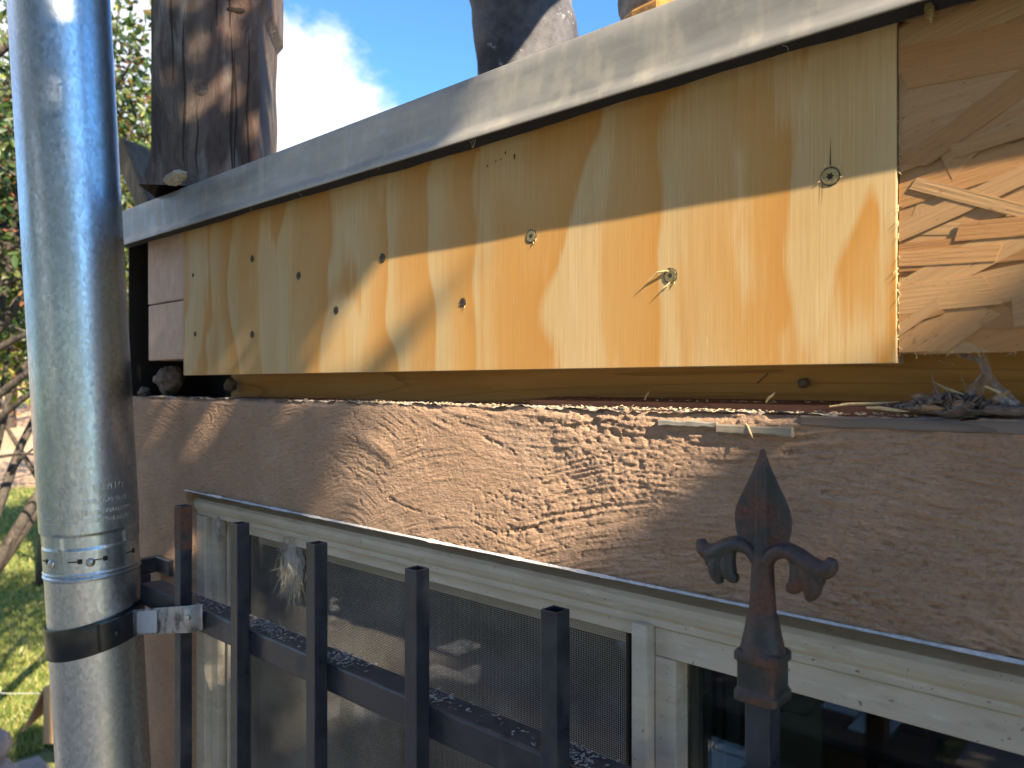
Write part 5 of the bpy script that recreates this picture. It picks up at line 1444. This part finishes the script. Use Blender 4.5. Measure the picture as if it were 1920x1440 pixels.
for i, (dz, r) in enumerate([(.28, .17), (.10, .19)]):
    q = PD(-46, 1440, 4.25); q.z = GZ + dz; m = lump(q, r, 80 + i, (1, 1, .62), .14); tag(obj('stone', m, bpy.data.materials['field_stone'], smooth=True, base=(q.x, q.y, q.z - r * .5)), ['third grey brown stone from the top of the corner stack', 'lowest and widest stone of the corner stack'][i], 'stone', 'stacked stones at the path')
p0, p1 = PD(-60, 1296, 4.9), PD(95, 1300, 4.6)
m = MB(); m.tube([p0, p0.lerp(p1, .5) + Vector((0, 0, -.008)), p1], .0022, 6)
tag(obj('string_line', m, m_plain('pale_string', (.55, .58, .52), .8), base=p0), 'thin pale string stretched across the lawn beside the box', 'string')

tr_ = MB(); tr_.box((-1.15, -9.5, GZ - .02), (9.5, -.62, GZ + .012))  # unseen paving added so its neutral bounce brightens the shaded wall
tag(obj('bounce_paving', tr_, m_plain('bounce_concrete', (.36, .31, .27), .9, var=.15, scale=6, bump=.004)), kind='structure')
# reflections: brick patio off to the left of the picture
pat = MB(); rr = random.Random(5)
for i in range(26):
    for j in range(15):
        x = -8.0 + i * .26; y = -7.2 + j * .42 + (.2 if i % 2 else 0)
        pat.box((x, y, GZ), (x + .235, y + .39, GZ + .05), 1 if rr.random() < .3 else 0)
po_ = obj('patio', pat, [m_plain('patio_brick', (.05, .032, .028), .9), m_plain('patio_pale', (.72, .72, .70), .85)]); tag(po_, kind='structure')
# ================================================================= ADDED LEAF BLOCKER AND TREES ROUND THE CAMERA (outside the picture): they shade the wall and are mirrored in the pipe
EH = Vector((math.sin(SUN_AZ), math.cos(SUN_AZ), 0)); EV = Vector((-math.sin(SUN_EL) * math.cos(SUN_AZ), math.sin(SUN_EL) * math.sin(SUN_AZ), math.cos(SUN_EL)))
def leaf_shade_blocker():  # unseen leaves placed along sun rays to shade the wall and cut sky light
    rg = np.random.default_rng(5); r_ = random.Random(5)
    AB = lambda x, z, y=0: (Vector((x, y, z)).dot(EH), Vector((x, y, z)).dot(EV))
    a1_ = AB(-.545, -.07)[0]; b2_ = AB(-.25, -.058)[1]; at_ = AB(-.60, .05)[0]; bt_ = AB(-.60, .0)[1]
    pa, pb = AB(-.926, .40, .04)
    tw0, tw1 = AB(-.445, .075), AB(-.50, .012)
    regs = [(a1_ - .22, a1_, -.4, bt_ - .01, 1700, 2.3, 3.8), (at_ - .16, at_, bt_ - .01, pb - .1, 620, 1.4, 2.2), (a1_ - .30, a1_ - .10, -.15, pb + .3, 2300, 2.4, 3.2), (pa - .13, pa + .07, pb - .14, pb + .55, 700, 1.4, 1.9),
            (a1_ - .02, -.052, -.45, b2_ - .004, 560, 2.4, 3.8), (-.052, .05, -.45, b2_ - .010, 400, 2.4, 3.8),
            (min(tw0[0], tw1[0]) - .004, max(tw0[0], tw1[0]) + .002, tw1[1] - .01, tw0[1] + .02, 3, 2.2, 2.6)]
    C_ = []
    for a0, a1, b0, b1, n, t0_, t1_ in regs:
        a = rg.uniform(a0, a1, n); b = rg.uniform(b0, b1, n); t = rg.uniform(t0_, t1_, n)
        kp = np.abs(a - .014 - (-.287 - .0622 * (b - .159))) > -1; a, b, t = a[kp], b[kp], t[kp]
        C_.append(np.outer(t, S) + np.outer(a - .014, EH) + np.outer(b - .010, EV))
    fx = rg.uniform(-.66, -.455, 380); fz = rg.uniform(.172, .232, 380); t = rg.uniform(1.25, 1.75, 380)
    fa = fx * EH.x + -.02 * EH.y; fb_ = fx * EV.x + -.02 * EV.y + fz * EV.z
    C_.append(np.outer(t, S) + np.outer(fa, EH) + np.outer(fb_, EV))
    # added leaves round and above the camera block sky light, open towards the sun
    k_ = 2900; az_ = rg.uniform(R(-150), R(-16), k_); el_ = np.arcsin(rg.uniform(-.25, .97, k_)); d_ = rg.uniform(1.5, 2.6, k_)
    q_ = np.stack([d_ * np.cos(el_) * np.cos(az_), -.25 + d_ * np.cos(el_) * np.sin(az_), d_ * np.sin(el_)], 1)
    qa, qb, qs = q_ @ np.array(EH), q_ @ np.array(EV), q_ @ np.array(S)
    ok_ = ~((qa > -.20) & (qa < .75) & (qb > -.05) & (qs > 0)) & ((vnoise(az_ * 3.2, el_ * 1.6, 0, 77) < .72))
    C_.append(q_[ok_]); big_ = int(ok_.sum())
    c = np.concatenate(C_); n = len(c); s = .058 * rg.uniform(.6, 1.1, n); s[n - big_:] *= 2.1
    u = rg.normal(0, 1, (n, 3)); u /= np.linalg.norm(u, axis=1)[:, None]
    v = rg.normal(0, 1, (n, 3)); v -= (v * u).sum(1)[:, None] * u; v /= np.linalg.norm(v, axis=1)[:, None]; w_ = np.cross(u, v)
    pts = []
    for (p, q, cz) in ((-1, 0, 0), (-.35, -.5, .12), (.35, -.42, .10), (1, 0, -.05), (.35, .42, .10), (-.35, .5, .12), (0, 0, 0)):
        pts.append(c + (u * p + v * q + w_ * cz) * s[:, None] * .5)
    V = np.stack(pts, 1).reshape(-1, 3).tolist(); F = []
    for i in range(n):
        o = 7 * i; F += [(o, o + 1, o + 6), (o + 1, o + 2, o + 3, o + 6), (o + 6, o + 3, o + 4, o + 5), (o, o + 6, o + 5)]
    base = (2.1, -1.1, GZ); root = empty('leaf_shade_blocker', base, 'added unseen leaf blocker beside the camera that dapples the wall', 'tree')
    lo = obj('crown', (V, F), m_leaf('dull_leaf', [(.035, .040, .025), (.06, .062, .038), (.085, .08, .05)], .12), root); tone = np.repeat(np.clip(rg.normal(.4, .2, n), 0, .9), 4)
    a_ = lo.data.attributes.new('tone', 'FLOAT', 'FACE')
    if len(lo.data.polygons) == len(tone): a_.data.foreach_set('value', tone)
    m = MB(); m.tube([base, (2.0, -1.0, -.8), (1.75, -.75, .4), (1.5, -.55, 1.2)], [.09, .075, .05, .02], 12)
    for i in range(26):
        e = Vector(c[rg.integers(0, n)]); o_ = Vector((2.0, -1.0, -.8)).lerp(Vector((1.5, -.55, 1.2)), r_.random()); md = o_.lerp(e, .5) + Vector((0, 0, .05))
        m.tube([o_, md, e], [.014, .009, .002], 6)
    obj('trunk', m, MT['bark'], root, smooth=True)
leaf_shade_blocker()
for i, (x, y, zc, r, n, mt, lb) in enumerate([(2.2, -9.6, 2.6, 3.8, 9000, lf_dark, 'large dark tree behind the camera'), (-5.0, -10.5, 2.4, 3.6, 8000, lf_dark, 'dark tree on the left behind the camera'), (6.8, -5.6, 2.2, 3.0, 8000, lf_dark, 'dark tree on the right behind the camera')]):
    tree('garden_tree', (x, y, GZ), 5, .1, (x, y, zc), (r, r, r * 1.1), n, .30, mt, lb, 'tree', 'trees behind the camera', 50 + i, 16, sub=4, trunk_r=.16)
